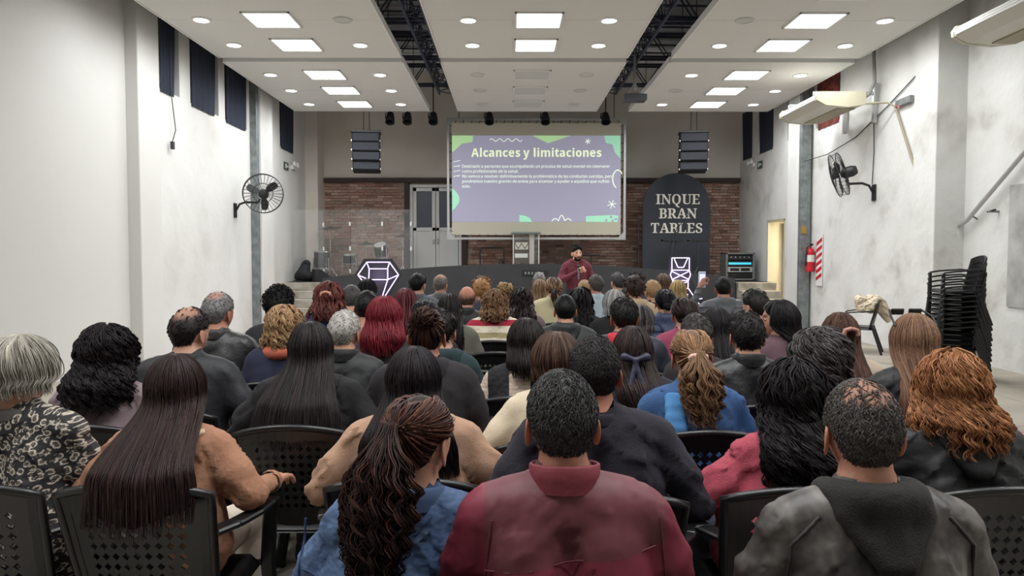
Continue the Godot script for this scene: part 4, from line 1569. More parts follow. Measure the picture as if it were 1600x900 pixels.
func make_sign() -> void:
	var t := thing("arch_sign", "dark arched standing board with white lettering in front of the brick wall", "sign", Vector3(4.26, 0.9, -18.8))
	var p := [Vector2(0.86, 0), Vector2(-0.86, 0)]
	for k in 25:
		var a := PI - PI * k / 24.0
		p.append(Vector2(cos(a) * 0.86, 1.86 + sin(a) * 0.86))
	mi("board", polymesh(p, 0.06), M.sign, t)
	var w := mat(sc(232, 229, 218), 0.6)
	text("INQUE", 0.335, w, t, Vector3(0.03, 2.05, 0.064), "lettering", true)
	text("BRAN", 0.335, w, t, Vector3(0.03, 1.69, 0.064), "lettering", true)
	text("TABLES", 0.335, w, t, Vector3(0.01, 1.32, 0.064), "lettering", true)
	for s in [-1.0, 1.0]:
		mi("foot", boxmesh([[s * 0.6 - 0.05, s * 0.6 + 0.05, 0, 0.05, -0.3, 0.2]], 0.005), M.black, t)

func make_line_arrays() -> void:
	for s in 2:
		var x := -3.36 if s == 0 else 4.36
		var t := thing("line_array", "black hanging line array speaker on the %s of the screen" % ("door side" if s == 0 else "arch sign side"), "loudspeaker", Vector3(x, 4.42, -17.5), 0.12 if s == 0 else -0.12)
		mi("rigging_frame", boxmesh([[-0.34, 0.34, -0.02, 0.03, -0.22, 0.22]], 0.005), M.black, t)
		for k in 4:
			var c := mi("cabinet", boxmesh([[-0.32, 0.32, -0.105, 0.105, -0.2, 0.2]], 0.012), M.black_matt, t)
			c.position = Vector3(0, -0.13 - k * 0.222, -0.012 * k * k)
			c.rotation.x = -0.03 - k * 0.03
			mi("grille", boxmesh([[-0.3, 0.3, -0.09, 0.09, 0.2, 0.212]], 0.004), mat(sc(34, 38, 48), 0.7), c)
			for q in [-1.0, 1.0]:
				mi("rigging_pin", boxmesh([[q * 0.325 - 0.012, q * 0.325 + 0.012, -0.1, -0.06, 0.12, 0.18]], 0.003), M.chrome, c)
		for q in [-0.06, 0.08]:
			mi("chain", line([Vector3(q, 0.03, 0), Vector3(q * 0.5, TOP - 4.42, 0)], 0.009, 5), M.cable, t)

func make_neon() -> void:
	# diamond on a dark board
	var t := thing("neon_diamond", "glowing white-violet neon outline of a cut diamond in front of the stage", "neon sign", Vector3(-2.76, 0.0, -15.6))
	var P := {"a": Vector2(-0.24, 1.39), "b": Vector2(0.24, 1.39), "l": Vector2(-0.43, 1.12), "r": Vector2(0.43, 1.12), "t": Vector2(0.03, 0.5), "ia": Vector2(-0.19, 1.25), "ib": Vector2(0.2, 1.25), "il": Vector2(-0.2, 1.02), "ir": Vector2(0.2, 1.02)}
	var o := [Vector2(-0.3, 1.46), Vector2(0.3, 1.46), Vector2(0.52, 1.13), Vector2(0.05, 0.38), Vector2(-0.5, 1.13)]
	mi("backing_board", polymesh(o, 0.02), M.black, t)
	for e in ["ab", "al", "br", "lt", "rt", "a-ia", "b-ib", "ia-ib", "ia-il", "ib-ir", "l-il", "il-ir", "ir-r", "il-t", "ir-t"]:
		var k: PackedStringArray = e.split("-") if "-" in e else PackedStringArray([e[0], e[1]])
		var a: Vector2 = P[k[0]]
		var b: Vector2 = P[k[1]]
		mi("neon_tube", line([Vector3(a.x, a.y, 0.035), Vector3(b.x, b.y, 0.035)], 0.01, 6), M.neon, t)
	for s in [-1.0, 1.0]:
		mi("stand_leg", line([Vector3(s * 0.12, 0.9, -0.01), Vector3(s * 0.3, 0.0, -0.3)], 0.02, 6), M.black, t)
		mi("stand_leg", line([Vector3(s * 0.05, 0.6, -0.01), Vector3(s * 0.3, 0.0, 0.2)], 0.02, 6), M.black, t)
	var l := OmniLight3D.new()
	l.name = "neon_light"
	l.light_energy = 0.12; l.light_color = Color(0.85, 0.75, 1.0); l.light_size = 0.2; l.shadow_enabled = true; l.omni_range = 20.0; l.omni_attenuation = 2.0
	t.add_child(l, true)
	l.position = Vector3(0, 1.1, 0.3)
	# lattice tower
	t = thing("neon_tower", "glowing white-violet neon outline of a lattice tower before the arch sign", "neon sign", Vector3(3.62, 0.0, -15.6))
	o = [Vector2(-0.22, 1.52), Vector2(0.24, 1.52), Vector2(0.27, 1.0), Vector2(0.58, 0.4), Vector2(-0.4, 0.4), Vector2(-0.25, 1.0)]
	mi("backing_board", polymesh(o, 0.02), M.black, t)
	var segs := [[-0.17, 1.48, 0.2, 1.48], [-0.17, 1.48, -0.17, 1.22], [0.2, 1.48, 0.2, 1.22], [-0.17, 1.22, 0.2, 1.22], [-0.12, 1.46, -0.04, 1.28], [-0.04, 1.28, 0.08, 1.28], [0.08, 1.28, 0.16, 1.46], [-0.17, 1.22, -0.2, 1.12], [-0.2, 1.12, -0.15, 1.0], [0.2, 1.22, 0.23, 1.12], [0.23, 1.12, 0.18, 1.0], [-0.15, 1.0, 0.18, 1.0], [-0.18, 1.2, 0.2, 1.02], [0.2, 1.2, -0.16, 1.02], [-0.15, 1.0, -0.16, 0.84], [0.18, 1.0, 0.18, 0.84], [-0.15, 0.98, 0.02, 0.92], [0.02, 0.92, 0.18, 0.98], [-0.16, 0.84, -0.28, 0.5], [0.18, 0.84, 0.42, 0.5], [-0.16, 0.84, 0.18, 0.7], [0.18, 0.84, -0.2, 0.7], [0.36, 0.6, 0.48, 0.62]]
	for s in segs:
		mi("neon_tube", line([Vector3(s[0], s[1], 0.035), Vector3(s[2], s[3], 0.035)], 0.0095, 6), M.neon, t)
	for s in [-1.0, 1.0]:
		mi("stand_leg", line([Vector3(s * 0.15, 0.8, -0.01), Vector3(s * 0.3, 0.0, -0.3)], 0.02, 6), M.black, t)
		mi("stand_leg", line([Vector3(s * 0.2, 0.5, -0.01), Vector3(s * 0.3, 0.0, 0.2)], 0.02, 6), M.black, t)
	l = l.duplicate()
	t.add_child(l, true)
	l.position = Vector3(0, 1.1, 0.3)

func drum(called: String, label: String, at: Vector3, r: float, h: float, tilt: Vector3, legs: bool) -> void:
	var t := thing(called, label, "drum", at)
	var sh := Node3D.new()
	var b := MB.new()
	b.lathe([Vector2(r, -h / 2), Vector2(r, h / 2)], 28, Vector3.ZERO, Basis.from_euler(tilt))
	mi("shell", b.mesh(), mat(sc(46, 50, 52), 0.25), t)
	for s in [-1.0, 1.0]:
		b = MB.new()
		b.lathe([Vector2(0, s * (h / 2 + 0.004)), Vector2(r * 0.96, s * (h / 2 + 0.004))], 28, Vector3.ZERO, Basis.from_euler(tilt))
		mi("drum_head", b.mesh(), mat(sc(206, 204, 200), 0.5), t)
		b = MB.new()
		b.lathe([Vector2(r * 0.96, s * h / 2 + 0.012), Vector2(r + 0.012, s * h / 2 + 0.012), Vector2(r + 0.012, s * h / 2 - 0.02), Vector2(r, s * h / 2 - 0.02)], 28, Vector3.ZERO, Basis.from_euler(tilt))
		mi("hoop", b.mesh(), M.chrome, t)
	if legs:
		for k in 3:
			var a := k * TAU / 3 + 0.5
			mi("leg", line([Vector3(cos(a) * (r + 0.01), 0.05, sin(a) * (r + 0.01)), Vector3(cos(a) * (r + 0.05), 0.9 - at.y, sin(a) * (r + 0.05))], 0.012, 6), M.chrome, t)
	sh.free()

func stand(label: String, at: Vector3, h: float, called: String, cat: String) -> Node3D:
	var t := thing(called, label, cat, at)
	mi("pole", line([Vector3(0, 0.2, 0), Vector3(0, h, 0)], 0.012, 6), M.black if called != "cymbal" else M.chrome, t)
	for k in 3:
		var a := k * TAU / 3 + 0.3
		mi("leg", line([Vector3(0, 0.35, 0), Vector3(cos(a) * 0.26, 0.0, sin(a) * 0.26)], 0.01, 6), M.black if called != "cymbal" else M.chrome, t)
	return t

func make_stage_props() -> void:
	var S := 0.9
	drum("bass_drum", "dark bass drum lying on its side inside the clear drum shield", Vector3(-3.25, S + 0.29, -18.9), 0.28, 0.4, Vector3(PI / 2, 0.3, 0), false)
	drum("floor_tom", "dark floor tom on chrome legs beside the left stage wall", Vector3(-4.75, S + 0.52, -18.75), 0.2, 0.42, Vector3.ZERO, true)
	drum("snare_drum", "dark snare drum on chrome legs between floor tom and bass drum", Vector3(-4.05, S + 0.55, -18.8), 0.18, 0.22, Vector3(0.1, 0, 0), true)
	drum("rack_tom", "dark rack tom tilted above the bass drum", Vector3(-3.3, S + 0.8, -19.0), 0.17, 0.25, Vector3(0.5, 0, 0.1), true)
	for c in [[-4.62, 1.35, "wide bronze-black ride cymbal high over the floor tom"], [-2.75, 1.15, "dark crash cymbal on a stand beside the bass drum"], [-3.7, 0.95, "small dark hi-hat cymbal over the snare drum"]]:
		var t := stand(c[2], Vector3(c[0], S, -19.1), c[1], "cymbal", "cymbal")
		var b := MB.new()
		var r := 0.32 if c[1] > 1.2 else 0.22
		b.lathe([Vector2(0.0, 0.04), Vector2(0.05, 0.035), Vector2(0.07, 0.015), Vector2(r, -0.02), Vector2(r, -0.025), Vector2(0.0, 0.01)], 30, Vector3(0, c[1], 0), Basis.from_euler(Vector3(0.12, 0, 0.05)))
		mi("plate", b.mesh(), mat(sc(72, 68, 60), 0.35, 0.7), t)
	for k in 4:
		var sp := [[-4.95, -18.2, 0.5], [-4.25, -17.95, 0.12], [-3.45, -17.9, -0.02], [-2.75, -18.0, -0.2]][k] as Array
		var t := thing("drum_shield_panel", "clear acrylic drum shield panel " + ["against the left stage wall", "in front of the snare drum", "in front of the bass drum", "at the free end of the shield"][k], "shield", Vector3(sp[0], S, sp[1]), sp[2])
		mi("acrylic_sheet", boxmesh([[-0.38, 0.38, 0.02, 1.75, -0.004, 0.004]], 0.002), M.acrylic, t)
		for y in [0.25, 0.8, 1.4]:
			mi("hinge", boxmesh([[0.36, 0.4, y - 0.05, y + 0.05, -0.012, 0.012]], 0.003), M.white, t)
		mi("foot", boxmesh([[-0.3, 0.3, 0.0, 0.02, -0.1, 0.1]], 0.003), M.black, t)
	var gc := thing("gig_bag", "black padded instrument bag leaning by the left stage steps", "bag", Vector3(-5.05, S, -18.1))
	var f := capsule_field([[Vector3(0, 0.18, 0), Vector3(0.05, 0.42, -0.1), 0.16, 0.11, 0], [Vector3(-0.1, 0.12, 0), Vector3(0.15, 0.12, 0), 0.12, 0.12, 0]], 0.03, 0.02)
	mi("bag_body", smooth_mesh(f.v, f.i), M.black_matt, gc)
	mi("handle", line([Vector3(0.0, 0.42, 0.08), Vector3(0.06, 0.5, 0.05), Vector3(0.12, 0.42, 0.02)], 0.014), M.black, gc)
	# clear lectern
	var t := thing("lectern", "clear acrylic lectern with a white triangle-patterned panel on the stage", "lectern", Vector3(0.42, S, -18.0))
	mi("top", boxmesh([[-0.36, 0.36, 1.16, 1.2, -0.18, 0.2]], 0.006), mat(sc(120, 138, 134), 0.2), t)
	mi("front_sheet", boxmesh([[-0.3, 0.3, 0.05, 1.16, 0.08, 0.09]], 0.002), M.acrylic, t)
	mi("column", boxmesh([[0.08, 0.2, 0.05, 1.16, -0.06, 0.02]], 0.01), M.cream, t)
	mi("base", boxmesh([[-0.34, 0.34, 0, 0.05, -0.2, 0.2]], 0.008), M.white, t)
	for s in [-1.0, 1.0]:
		mi("edge_post", boxmesh([[s * 0.31 - 0.012, s * 0.31 + 0.012, 0.05, 1.16, 0.07, 0.095]], 0.003), M.white, t)
	mi("emblem_panel", boxmesh([[-0.27, 0.05, 0.78, 0.95, 0.092, 0.096]]), M.offwhite, t)
	for k in 4:
		var x := -0.23 + k * 0.08
		mi("emblem_line", line([Vector3(x - 0.04, 0.8 if k % 2 else 0.93, 0.1), Vector3(x + 0.04, 0.93 if k % 2 else 0.8, 0.1)], 0.007, 4), M.brown_trim, t)
	mi("notice", boxmesh([[-0.27, 0.04, 0.58, 0.68, 0.092, 0.097]]), M.white, t)
	# keyboard frame, microphone and music stands
	t = thing("keyboard_stand", "black square tube keyboard stand in front of the bricks", "stand", Vector3(-0.42, S, -18.6))
	mi("frame", line([Vector3(-0.3, 0, 0), Vector3(-0.3, 0.78, 0), Vector3(-0.26, 0.82, 0), Vector3(0.26, 0.82, 0), Vector3(0.3, 0.78, 0), Vector3(0.3, 0, 0)], 0.018), M.black, t)
	mi("brace", line([Vector3(0.3, 0.4, 0), Vector3(0.22, 0.55, 0.02), Vector3(0.16, 0.4, 0.05), Vector3(0.16, 0, 0.2)], 0.014), M.black, t)
	t = stand("black microphone stand with a straight pole left of the arch sign", Vector3(3.22, S, -18.3), 1.55, "microphone_stand", "stand")
	mi("clip", boxmesh([[-0.02, 0.02, 1.5, 1.62, -0.02, 0.06]], 0.006), M.black, t)
	t = stand("black boom microphone stand in front of the arch sign", Vector3(4.12, S, -18.2), 1.25, "microphone_stand", "stand")
	mi("boom", line([Vector3(-0.2, 0.95, 0), Vector3(0.28, 1.62, 0)], 0.011), M.black, t)
	mi("microphone", line([Vector3(0.28, 1.62, 0), Vector3(0.34, 1.7, 0)], [0.018, 0.028], 8), M.steel, t)
	for q in [[3.98, "left"], [4.62, "right"]]:
		t = stand("low black music stand before the %s half of the arch sign" % q[1], Vector3(q[0], S, -18.0), 1.0, "music_stand", "stand")
		mi("desk", boxmesh([[-0.24, 0.24, 0.98, 1.02, -0.12, 0.12]], 0.006), M.black, t)
	t = stand("slim black stand with a flat tray behind the speaker", Vector3(2.05, S, -18.3), 0.62, "tray_stand", "stand")
	mi("tray", boxmesh([[-0.2, 0.2, 0.62, 0.66, -0.15, 0.15]], 0.006), M.black, t)
	# amplifier rack
	t = thing("amplifier_rack", "grey rack case of amplifiers with blue lit displays by the right steps", "rack", Vector3(5.72, S, -18.4))
	mi("case", boxmesh([[-0.36, 0.36, 0.02, 0.06, -0.25, 0.25], [-0.36, 0.36, 0.66, 0.7, -0.25, 0.25], [-0.36, -0.31, 0.02, 0.7, -0.25, 0.25], [0.31, 0.36, 0.02, 0.7, -0.25, 0.25], [-0.36, 0.36, 0.02, 0.7, -0.25, -0.22]], 0.008), mat(sc(112, 112, 110), 0.5), t)
	for k in 4:
		var u := mi("amplifier", boxmesh([[-0.31, 0.31, 0.07 + k * 0.15, 0.2 + k * 0.15, -0.2, 0.2 + 0.01 * (k % 2)]], 0.006), [M.black, mat(sc(168, 170, 168), 0.4), M.black, M.black_matt][k], t)
		if k == 2:
			mi("display", boxmesh([[-0.28, 0.28, 0.41, 0.46, 0.2, 0.206]]), glow(sc(60, 170, 210), 0.8), u)
		if k == 1:
			mi("grille", boxmesh([[-0.24, -0.02, 0.25, 0.32, 0.21, 0.216], [0.02, 0.24, 0.25, 0.32, 0.21, 0.216]]), M.black, u)
		if k == 3:
			for q in 5:
				mi("knob", boxmesh([[-0.24 + q * 0.11, -0.2 + q * 0.11, 0.57, 0.61, 0.2, 0.22]], 0.006), M.chrome, u)
	# small keyboard lettering strip on the stage front
	t = thing("nameplate", "narrow black strip with small white marks on the stage front", "sign", Vector3(0.62, 1.12, -17.18))
	mi("strip", boxmesh([[-0.3, 0.3, -0.06, 0.06, 0, 0.012]], 0.003), M.black, t)
	for k in 6:
		mi("mark", boxmesh([[-0.25 + k * 0.08, -0.21 + k * 0.08, -0.03, 0.03, 0.012, 0.015]]), M.steel, t)
	# foldback wedge
	t = thing("stage_monitor", "black wedge stage monitor at the left stage corner", "loudspeaker", Vector3(-4.5, S, -17.75), 0.4)
	var b := MB.new()
	b.prism(PackedVector2Array([Vector2(-0.2, 0), Vector2(0.2, 0), Vector2(0.2, 0.1), Vector2(-0.05, 0.3), Vector2(-0.2, 0.3)]), -0.25, 0.25)
	mi("cabinet", b.mesh(), M.black_matt, t)
	mi("grille", boxmesh([[-0.18, -0.1, 0.05, 0.25, 0.25, 0.26]], 0.003), M.black, t)

func fan(at: Vector3, turn: float, face: float, label: String, tilt := 0.0) -> void:
	# at: wall plate; arm goes out along +x local, the head faces +z local turned by face
	var t := thing("wall_fan", label, "fan", at, turn)
	mi("wall_plate", boxmesh([[0.0, 0.03, -0.16, 0.12, -0.06, 0.06]], 0.006), M.black, t)
	mi("arm", line([Vector3(0.03, -0.02, 0), Vector3(0.1, 0.1, 0), Vector3(0.22, 0.14, 0), Vector3(0.45, 0.13, 0), Vector3(0.5, 0.2, 0)], 0.022, 8), M.black, t)
	var hd := Vector3(0.56, 0.3, 0)
	var bs := Basis(Vector3.UP, face) * Basis(Vector3.RIGHT, tilt)
	var m := MB.new()
	m.lathe([Vector2(0.0, -0.24), Vector2(0.07, -0.23), Vector2(0.095, -0.16), Vector2(0.095, -0.02), Vector2(0.05, 0.03), Vector2(0.0, 0.03)], 20, hd, bs * Basis(Vector3.RIGHT, PI / 2))
	mi("motor", m.mesh(), M.black, t)
	var R := 0.37
	for k in 3:
		var pts := []
		for q in 40:
			var a := TAU * q / 40
			pts.append(hd + bs * Vector3(cos(a) * R * [1.0, 1.0, 0.5][k], sin(a) * R * [1.0, 1.0, 0.5][k], [0.0, 0.12, 0.16][k]))
		mi("guard_ring", line(pts, 0.008, 5, true), M.black, t)
	for k in 30:
		var a := TAU * k / 30
		var d := Vector3(cos(a), sin(a), 0)
		mi("guard_wire", line([hd + bs * (d * 0.06 + Vector3(0, 0, 0.18)), hd + bs * (d * R * 0.5 + Vector3(0, 0, 0.165)), hd + bs * (d * R * 0.92 + Vector3(0, 0, 0.13)), hd + bs * (d * R), hd + bs * (d * 0.1 + Vector3(0, 0, -0.04))], 0.0035, 4), M.black, t)
	for k in 3:
		var a := k * TAU / 3 + 0.55
		var bl := []
		for q in 7:
			var u := q / 6.0
			bl.append(Vector2(lerpf(0.05, R * 0.86, u), 0.02 + 0.085 * sin(u * 2.6)))
		for q in range(6, -1, -1):
			var u := q / 6.0
			bl.append(Vector2(lerpf(0.05, R * 0.86, u), -0.02 - 0.03 * sin(u * 2.9)))
		var mb := MB.new()
		mb.prism(PackedVector2Array(bl), -0.003, 0.003, Transform3D(bs * Basis(Vector3.BACK, a) * Basis(Vector3.RIGHT, 0.4), hd + bs * Vector3(0, 0, 0.07)))
		mi("blade", mb.mesh(), M.black, t)
	var hb := MB.new()
	hb.lathe([Vector2(0.0, 0.19), Vector2(0.05, 0.185), Vector2(0.06, 0.17), Vector2(0.05, 0.06)], 16, hd, bs * Basis(Vector3.RIGHT, PI / 2))
	mi("hub", hb.mesh(), M.black, t)

func air_conditioner(at: Vector3, label: String, bracket: bool) -> void:
	# long axis along z; the outlet side faces -x
	var t := thing("air_conditioner", label, "air conditioner", at)
	var L := 0.8
	var prof := PackedVector2Array([Vector2(0.38, 0.0), Vector2(0.38, -0.2), Vector2(0.1, -0.235), Vector2(-0.25, -0.2), Vector2(-0.4, -0.12), Vector2(-0.41, -0.06), Vector2(-0.36, 0.0)])
	var b := MB.new()
	b.prism(prof, -L, L)
	mi("casing", b.mesh(), M.offwhite, t)
	for s in [-1.0, 1.0]:
		var e := MB.new()
		e.prism(PackedVector2Array([Vector2(0.4, 0.015), Vector2(0.4, -0.2), Vector2(0.1, -0.24), Vector2(-0.26, -0.205), Vector2(-0.41, -0.125), Vector2(-0.42, -0.055), Vector2(-0.37, 0.015)]), s * L, s * (L + 0.05))
		mi("end_cap", e.mesh(), M.cream_plastic, t)
	for k in 3:
		mi("louvre", boxmesh([[-0.425 + k * 0.012, -0.40 + k * 0.012, -0.115 + k * 0.035, -0.09 + k * 0.035, -L + 0.04, L - 0.04]], 0.003), M.white, t)
	mi("intake_grille", boxmesh([[0.0, 0.3, -0.242, -0.226, -L + 0.1, L - 0.1]], 0.004), mat(sc(150, 142, 116), 0.6), t)
	if bracket:
		for z in [-0.55, 0.55]:
			mi("bracket_arm", boxmesh([[-0.35, 0.72, 0.02, 0.075, z - 0.03, z + 0.03]], 0.004), M.pipe, t)
			mi("bracket_post", boxmesh([[0.66, 0.72, -0.45, 0.22, z - 0.035, z + 0.035]], 0.004), M.pipe, t)
		mi("drain_hose", line([Vector3(0.4, -0.1, 0.6), Vector3(0.52, 0.0, 0.7), Vector3(0.6, 0.2, 0.72), Vector3(0.64, 0.6, 0.6), Vector3(0.68, 0.95, 0.5)], 0.03, 8), mat(sc(140, 140, 136), 0.7), t)
		mi("conduit", line([Vector3(0.4, -0.18, 0.84), Vector3(0.62, -0.22, 1.1), Vector3(0.7, -0.3, 1.2), Vector3(0.72, -1.38, 1.8)], 0.018, 6), mat(sc(150, 142, 118), 0.6), t)
	else:
		for z in [-0.5, 0.5]:
			mi("hanger", boxmesh([[0.3, 0.95, 0.0, 0.05, z - 0.03, z + 0.03]], 0.004), M.pipe, t)

func wall_bits() -> void:
	fan(Vector3(-5.3, 2.42, -14.3), 0.0, 0.25, "black wall fan with wire guard on the left wall, facing the seats")
	fan(Vector3(6.25, 2.62, -12.6), PI, 1.3, "black wall fan seen edge-on on the right wall under the air conditioner", 0.28)
	air_conditioner(Vector3(5.5, 4.22, -13.1), "cream ceiling-type air conditioner on steel wall brackets, right wall", true)
	air_conditioner(Vector3(5.97, 4.38, -8.5), "cream air conditioner hung at the near right wall above the handrail", false)
	# sloping handrail
	var t := thing("handrail", "grey pipe handrail sloping along the near right wall", "handrail", Vector3(6.55, 0, 0))
	mi("pipe", line([Vector3(0, 1.94, -10.75), Vector3(-0.02, 2.02, -10.5), Vector3(-0.02, 3.3, -8.7)], 0.03, 8), M.pipe, t)
	for z in [-10.4, -9.2]:
		mi("bracket", line([Vector3(-0.02, lerpf(2.02, 3.3, (z + 10.5) / 1.8), z), Vector3(0.07, lerpf(2.02, 3.3, (z + 10.5) / 1.8) - 0.05, z)], 0.012, 6), M.steel, t)
	t = thing("wall_valve", "small dark pipe valve on the near right wall", "valve", Vector3(6.58, 2.12, -9.95))
	mi("stem", line([Vector3(0.04, 0, 0), Vector3(-0.1, 0, 0)], 0.016, 6), M.steel, t)
	mi("handle", line([Vector3(-0.06, 0.0, -0.08), Vector3(-0.06, 0.02, 0.08)], 0.013, 6), M.black, t)
	# fire extinguisher and its board
	t = thing("extinguisher_sign", "red and white striped extinguisher board on the right pilaster", "sign", Vector3(6.24, 0, -14.75))
	mi("board", boxmesh([[-0.015, 0.0, 0.92, 1.95, -0.14, 0.14]], 0.003), M.white, t)
	for k in 6:
		var b := MB.new()
		b.prism(PackedVector2Array([Vector2(-0.13, 1.02 + k * 0.14), Vector2(0.13, 1.12 + k * 0.14), Vector2(0.13, 1.19 + k * 0.14), Vector2(-0.13, 1.09 + k * 0.14)]), 0.0, 0.003, Transform3D(Basis(Vector3.UP, -PI / 2), Vector3(-0.016, 0, 0)))
		mi("stripe", b.mesh(), M.red, t)
	t = thing("fire_extinguisher", "red fire extinguisher hanging on the right pilaster", "extinguisher", Vector3(6.15, 1.2, -15.0))
	mi("wall_hook", boxmesh([[0.0, 0.1, 0.38, 0.42, -0.03, 0.03]], 0.004), M.steel, t)
	var eb := MB.new()
	eb.lathe([Vector2(0, 0), Vector2(0.075, 0), Vector2(0.085, 0.02), Vector2(0.085, 0.4), Vector2(0.06, 0.46), Vector2(0.025, 0.49), Vector2(0.02, 0.54), Vector2(0, 0.54)], 20)
	mi("cylinder", eb.mesh(), M.red, t)
	mi("valve_handle", boxmesh([[-0.015, 0.015, 0.53, 0.57, -0.02, 0.1]], 0.004), M.black, t)
	mi("hose", line([Vector3(0, 0.53, 0.03), Vector3(-0.09, 0.5, 0.05), Vector3(-0.1, 0.3, 0.04), Vector3(-0.095, 0.12, 0.02)], 0.012, 6), M.black, t)
	var lb := MB.new()
	lb.lathe([Vector2(0.087, 0.2), Vector2(0.087, 0.34)], 20)
	mi("label_band", lb.mesh(), M.white, t)
	# call point, exit signs and emergency lamps
	t = thing("junction_box", "small yellowed junction box on the right pilaster", "box", Vector3(6.05, 2.05, -15.14))
	mi("box_body", boxmesh([[-0.05, 0.06, -0.08, 0.08, -0.01, 0.03]], 0.006), M.brass, t)
	mi("lid", boxmesh([[-0.04, 0.05, -0.07, 0.07, 0.03, 0.036]], 0.002), M.brass, t)
	for s in 2:
		var x := LX + 0.03 if s == 0 else RX - 0.03
		t = thing("exit_sign", "small dark green exit sign on the %s wall near the stage" % ("left" if s == 0 else "right"), "sign", Vector3(x, 3.65 if s == 0 else 3.78, -17.6 if s == 0 else -18.35), PI / 2 if s == 0 else -PI / 2)
		mi("plate", boxmesh([[-0.16, 0.16, -0.09, 0.09, -0.02, 0.0]], 0.003), mat(sc(60, 78, 68), 0.5), t)
		mi("pictogram", boxmesh([[-0.1, 0.0, -0.05, 0.05, 0.0, 0.003], [0.03, 0.12, -0.02, 0.02, 0.0, 0.003]]), M.white, t)
		t = thing("emergency_light", "white twin-head emergency light beside the %s exit sign" % ("left" if s == 0 else "right"), "lamp", Vector3(x, 3.68 if s == 0 else 3.84, -18.15 if s == 0 else -18.9), PI / 2 if s == 0 else -PI / 2)
		mi("housing", boxmesh([[-0.14, 0.14, -0.05, 0.05, -0.03, 0.03]], 0.006), M.white, t)
		for q in [-1.0, 1.0]:
			var hb := MB.new()
			hb.lathe([Vector2(0, 0.05), Vector2(0.06, 0.05), Vector2(0.065, 0.0), Vector2(0.03, -0.04), Vector2(0, -0.04)], 14, Vector3(q * 0.13, 0.07, 0.05), Basis(Vector3.RIGHT, PI / 2 - 0.2))
			mi("lamp_head", hb.mesh(), M.white, t)
	t = thing("emergency_bar", "grey emergency light bar with a red indicator on the right wall", "lamp", Vector3(6.22, 3.95, -11.65), -PI / 2)
	mi("housing", boxmesh([[-0.22, 0.22, -0.06, 0.05, -0.02, 0.04]], 0.006), M.steel, t)
	mi("indicator", boxmesh([[-0.14, -0.1, -0.07, -0.045, 0.02, 0.045]], 0.004), glow(sc(230, 60, 60), 1.0), t)
	# loose lead and socket on the left wall, wires along the right wall
	t = thing("hanging_lead", "black lead with a loose socket hanging from the first left window", "cable", Vector3(-5.26, 0, -11.6))
	mi("lead", line([Vector3(0, 4.9, 0), Vector3(0.01, 4.1, 0.02), Vector3(0.02, 3.5, -0.1), Vector3(0.02, 3.3, 0.02)], 0.008, 5), M.cable, t)
	mi("socket", boxmesh([[0.0, 0.05, 3.18, 3.3, 0.0, 0.06]], 0.006), M.cable, t)
	t = thing("wall_wire", "thin dark wire sagging along the right wall to the fan", "cable", Vector3(6.23, 0, 0))
	mi("wire", line([Vector3(0, 4.3, -11.3), Vector3(0, 3.98, -12.2), Vector3(0, 3.65, -13.3), Vector3(-0.02, 3.5, -14.4), Vector3(-0.2, 3.45, -15.1)], 0.009, 5), M.cable, t)
	mi("fan_drop", line([Vector3(0, 3.8, -12.65), Vector3(0, 3.3, -12.62), Vector3(0, 2.75, -12.66)], 0.008, 5), M.cable, t)
	t = thing("wall_vent", "white slatted ventilation grille low on the near right wall", "vent", Vector3(6.6, 0.36, -8.75), -PI / 2)
	mi("frame", boxmesh([[-0.2, 0.2, -0.16, -0.13, 0, 0.02], [-0.2, 0.2, 0.13, 0.16, 0, 0.02], [-0.2, -0.17, -0.16, 0.16, 0, 0.02], [0.17, 0.2, -0.16, 0.16, 0, 0.02]], 0.003), M.white, t)
	for k in 6:
		mi("slat", boxmesh([[-0.17, 0.17, -0.115 + k * 0.042, -0.09 + k * 0.042, 0, 0.015]], 0.002), M.white, t)
	# projector on its pole, stage spots
	t = thing("projector", "grey projector hanging on a pole in the right roof gap", "projector", Vector3(2.42, 4.55, -14.3))
	mi("pole", line([Vector3(0, 0.15, 0), Vector3(0, TOP - 4.55, 0)], 0.03, 8), M.pipe, t)
	for s in [-1.0, 1.0]:
		mi("strut", line([Vector3(0, 0.3, 0), Vector3(s * 0.14, 0.06, 0)], 0.012, 5), M.pipe, t)
	mi("projector_body", boxmesh([[-0.22, 0.22, -0.06, 0.06, -0.16, 0.16]], 0.015), mat(sc(76, 78, 84), 0.5), t)
	var ln := MB.new()
	ln.lathe([Vector2(0, 0.03), Vector2(0.04, 0.03), Vector2(0.05, 0.0)], 16, Vector3(0.1, 0, -0.16), Basis(Vector3.RIGHT, -PI / 2))
	mi("lens", ln.mesh(), M.black, t)
	var spots := [-2.75, -2.35, -1.75, -0.45, 0.85, 2.25]
	for k in 6:
		t = thing("stage_spot", "black stage spotlight on the cross girder " + ["over the door, outermost", "over the door, second from the left wall", "beside the left roof gap", "above the left half of the screen", "above the right half of the screen", "under the projector"][k], "spotlight", Vector3(spots[k], 4.72, -17.25))
		mi("yoke", line([Vector3(0, 0.75, 0), Vector3(0, 0.14, 0), Vector3(-0.11, 0.1, 0), Vector3(-0.11, -0.02, 0)], 0.014, 5), M.black, t)
		var sb := MB.new()
		sb.lathe([Vector2(0, 0.14), Vector2(0.07, 0.13), Vector2(0.1, 0.0), Vector2(0.11, -0.13), Vector2(0.1, -0.13), Vector2(0.08, -0.02)], 18, Vector3.ZERO, Basis(Vector3.RIGHT, -0.5))
		mi("can", sb.mesh(), M.black, t)

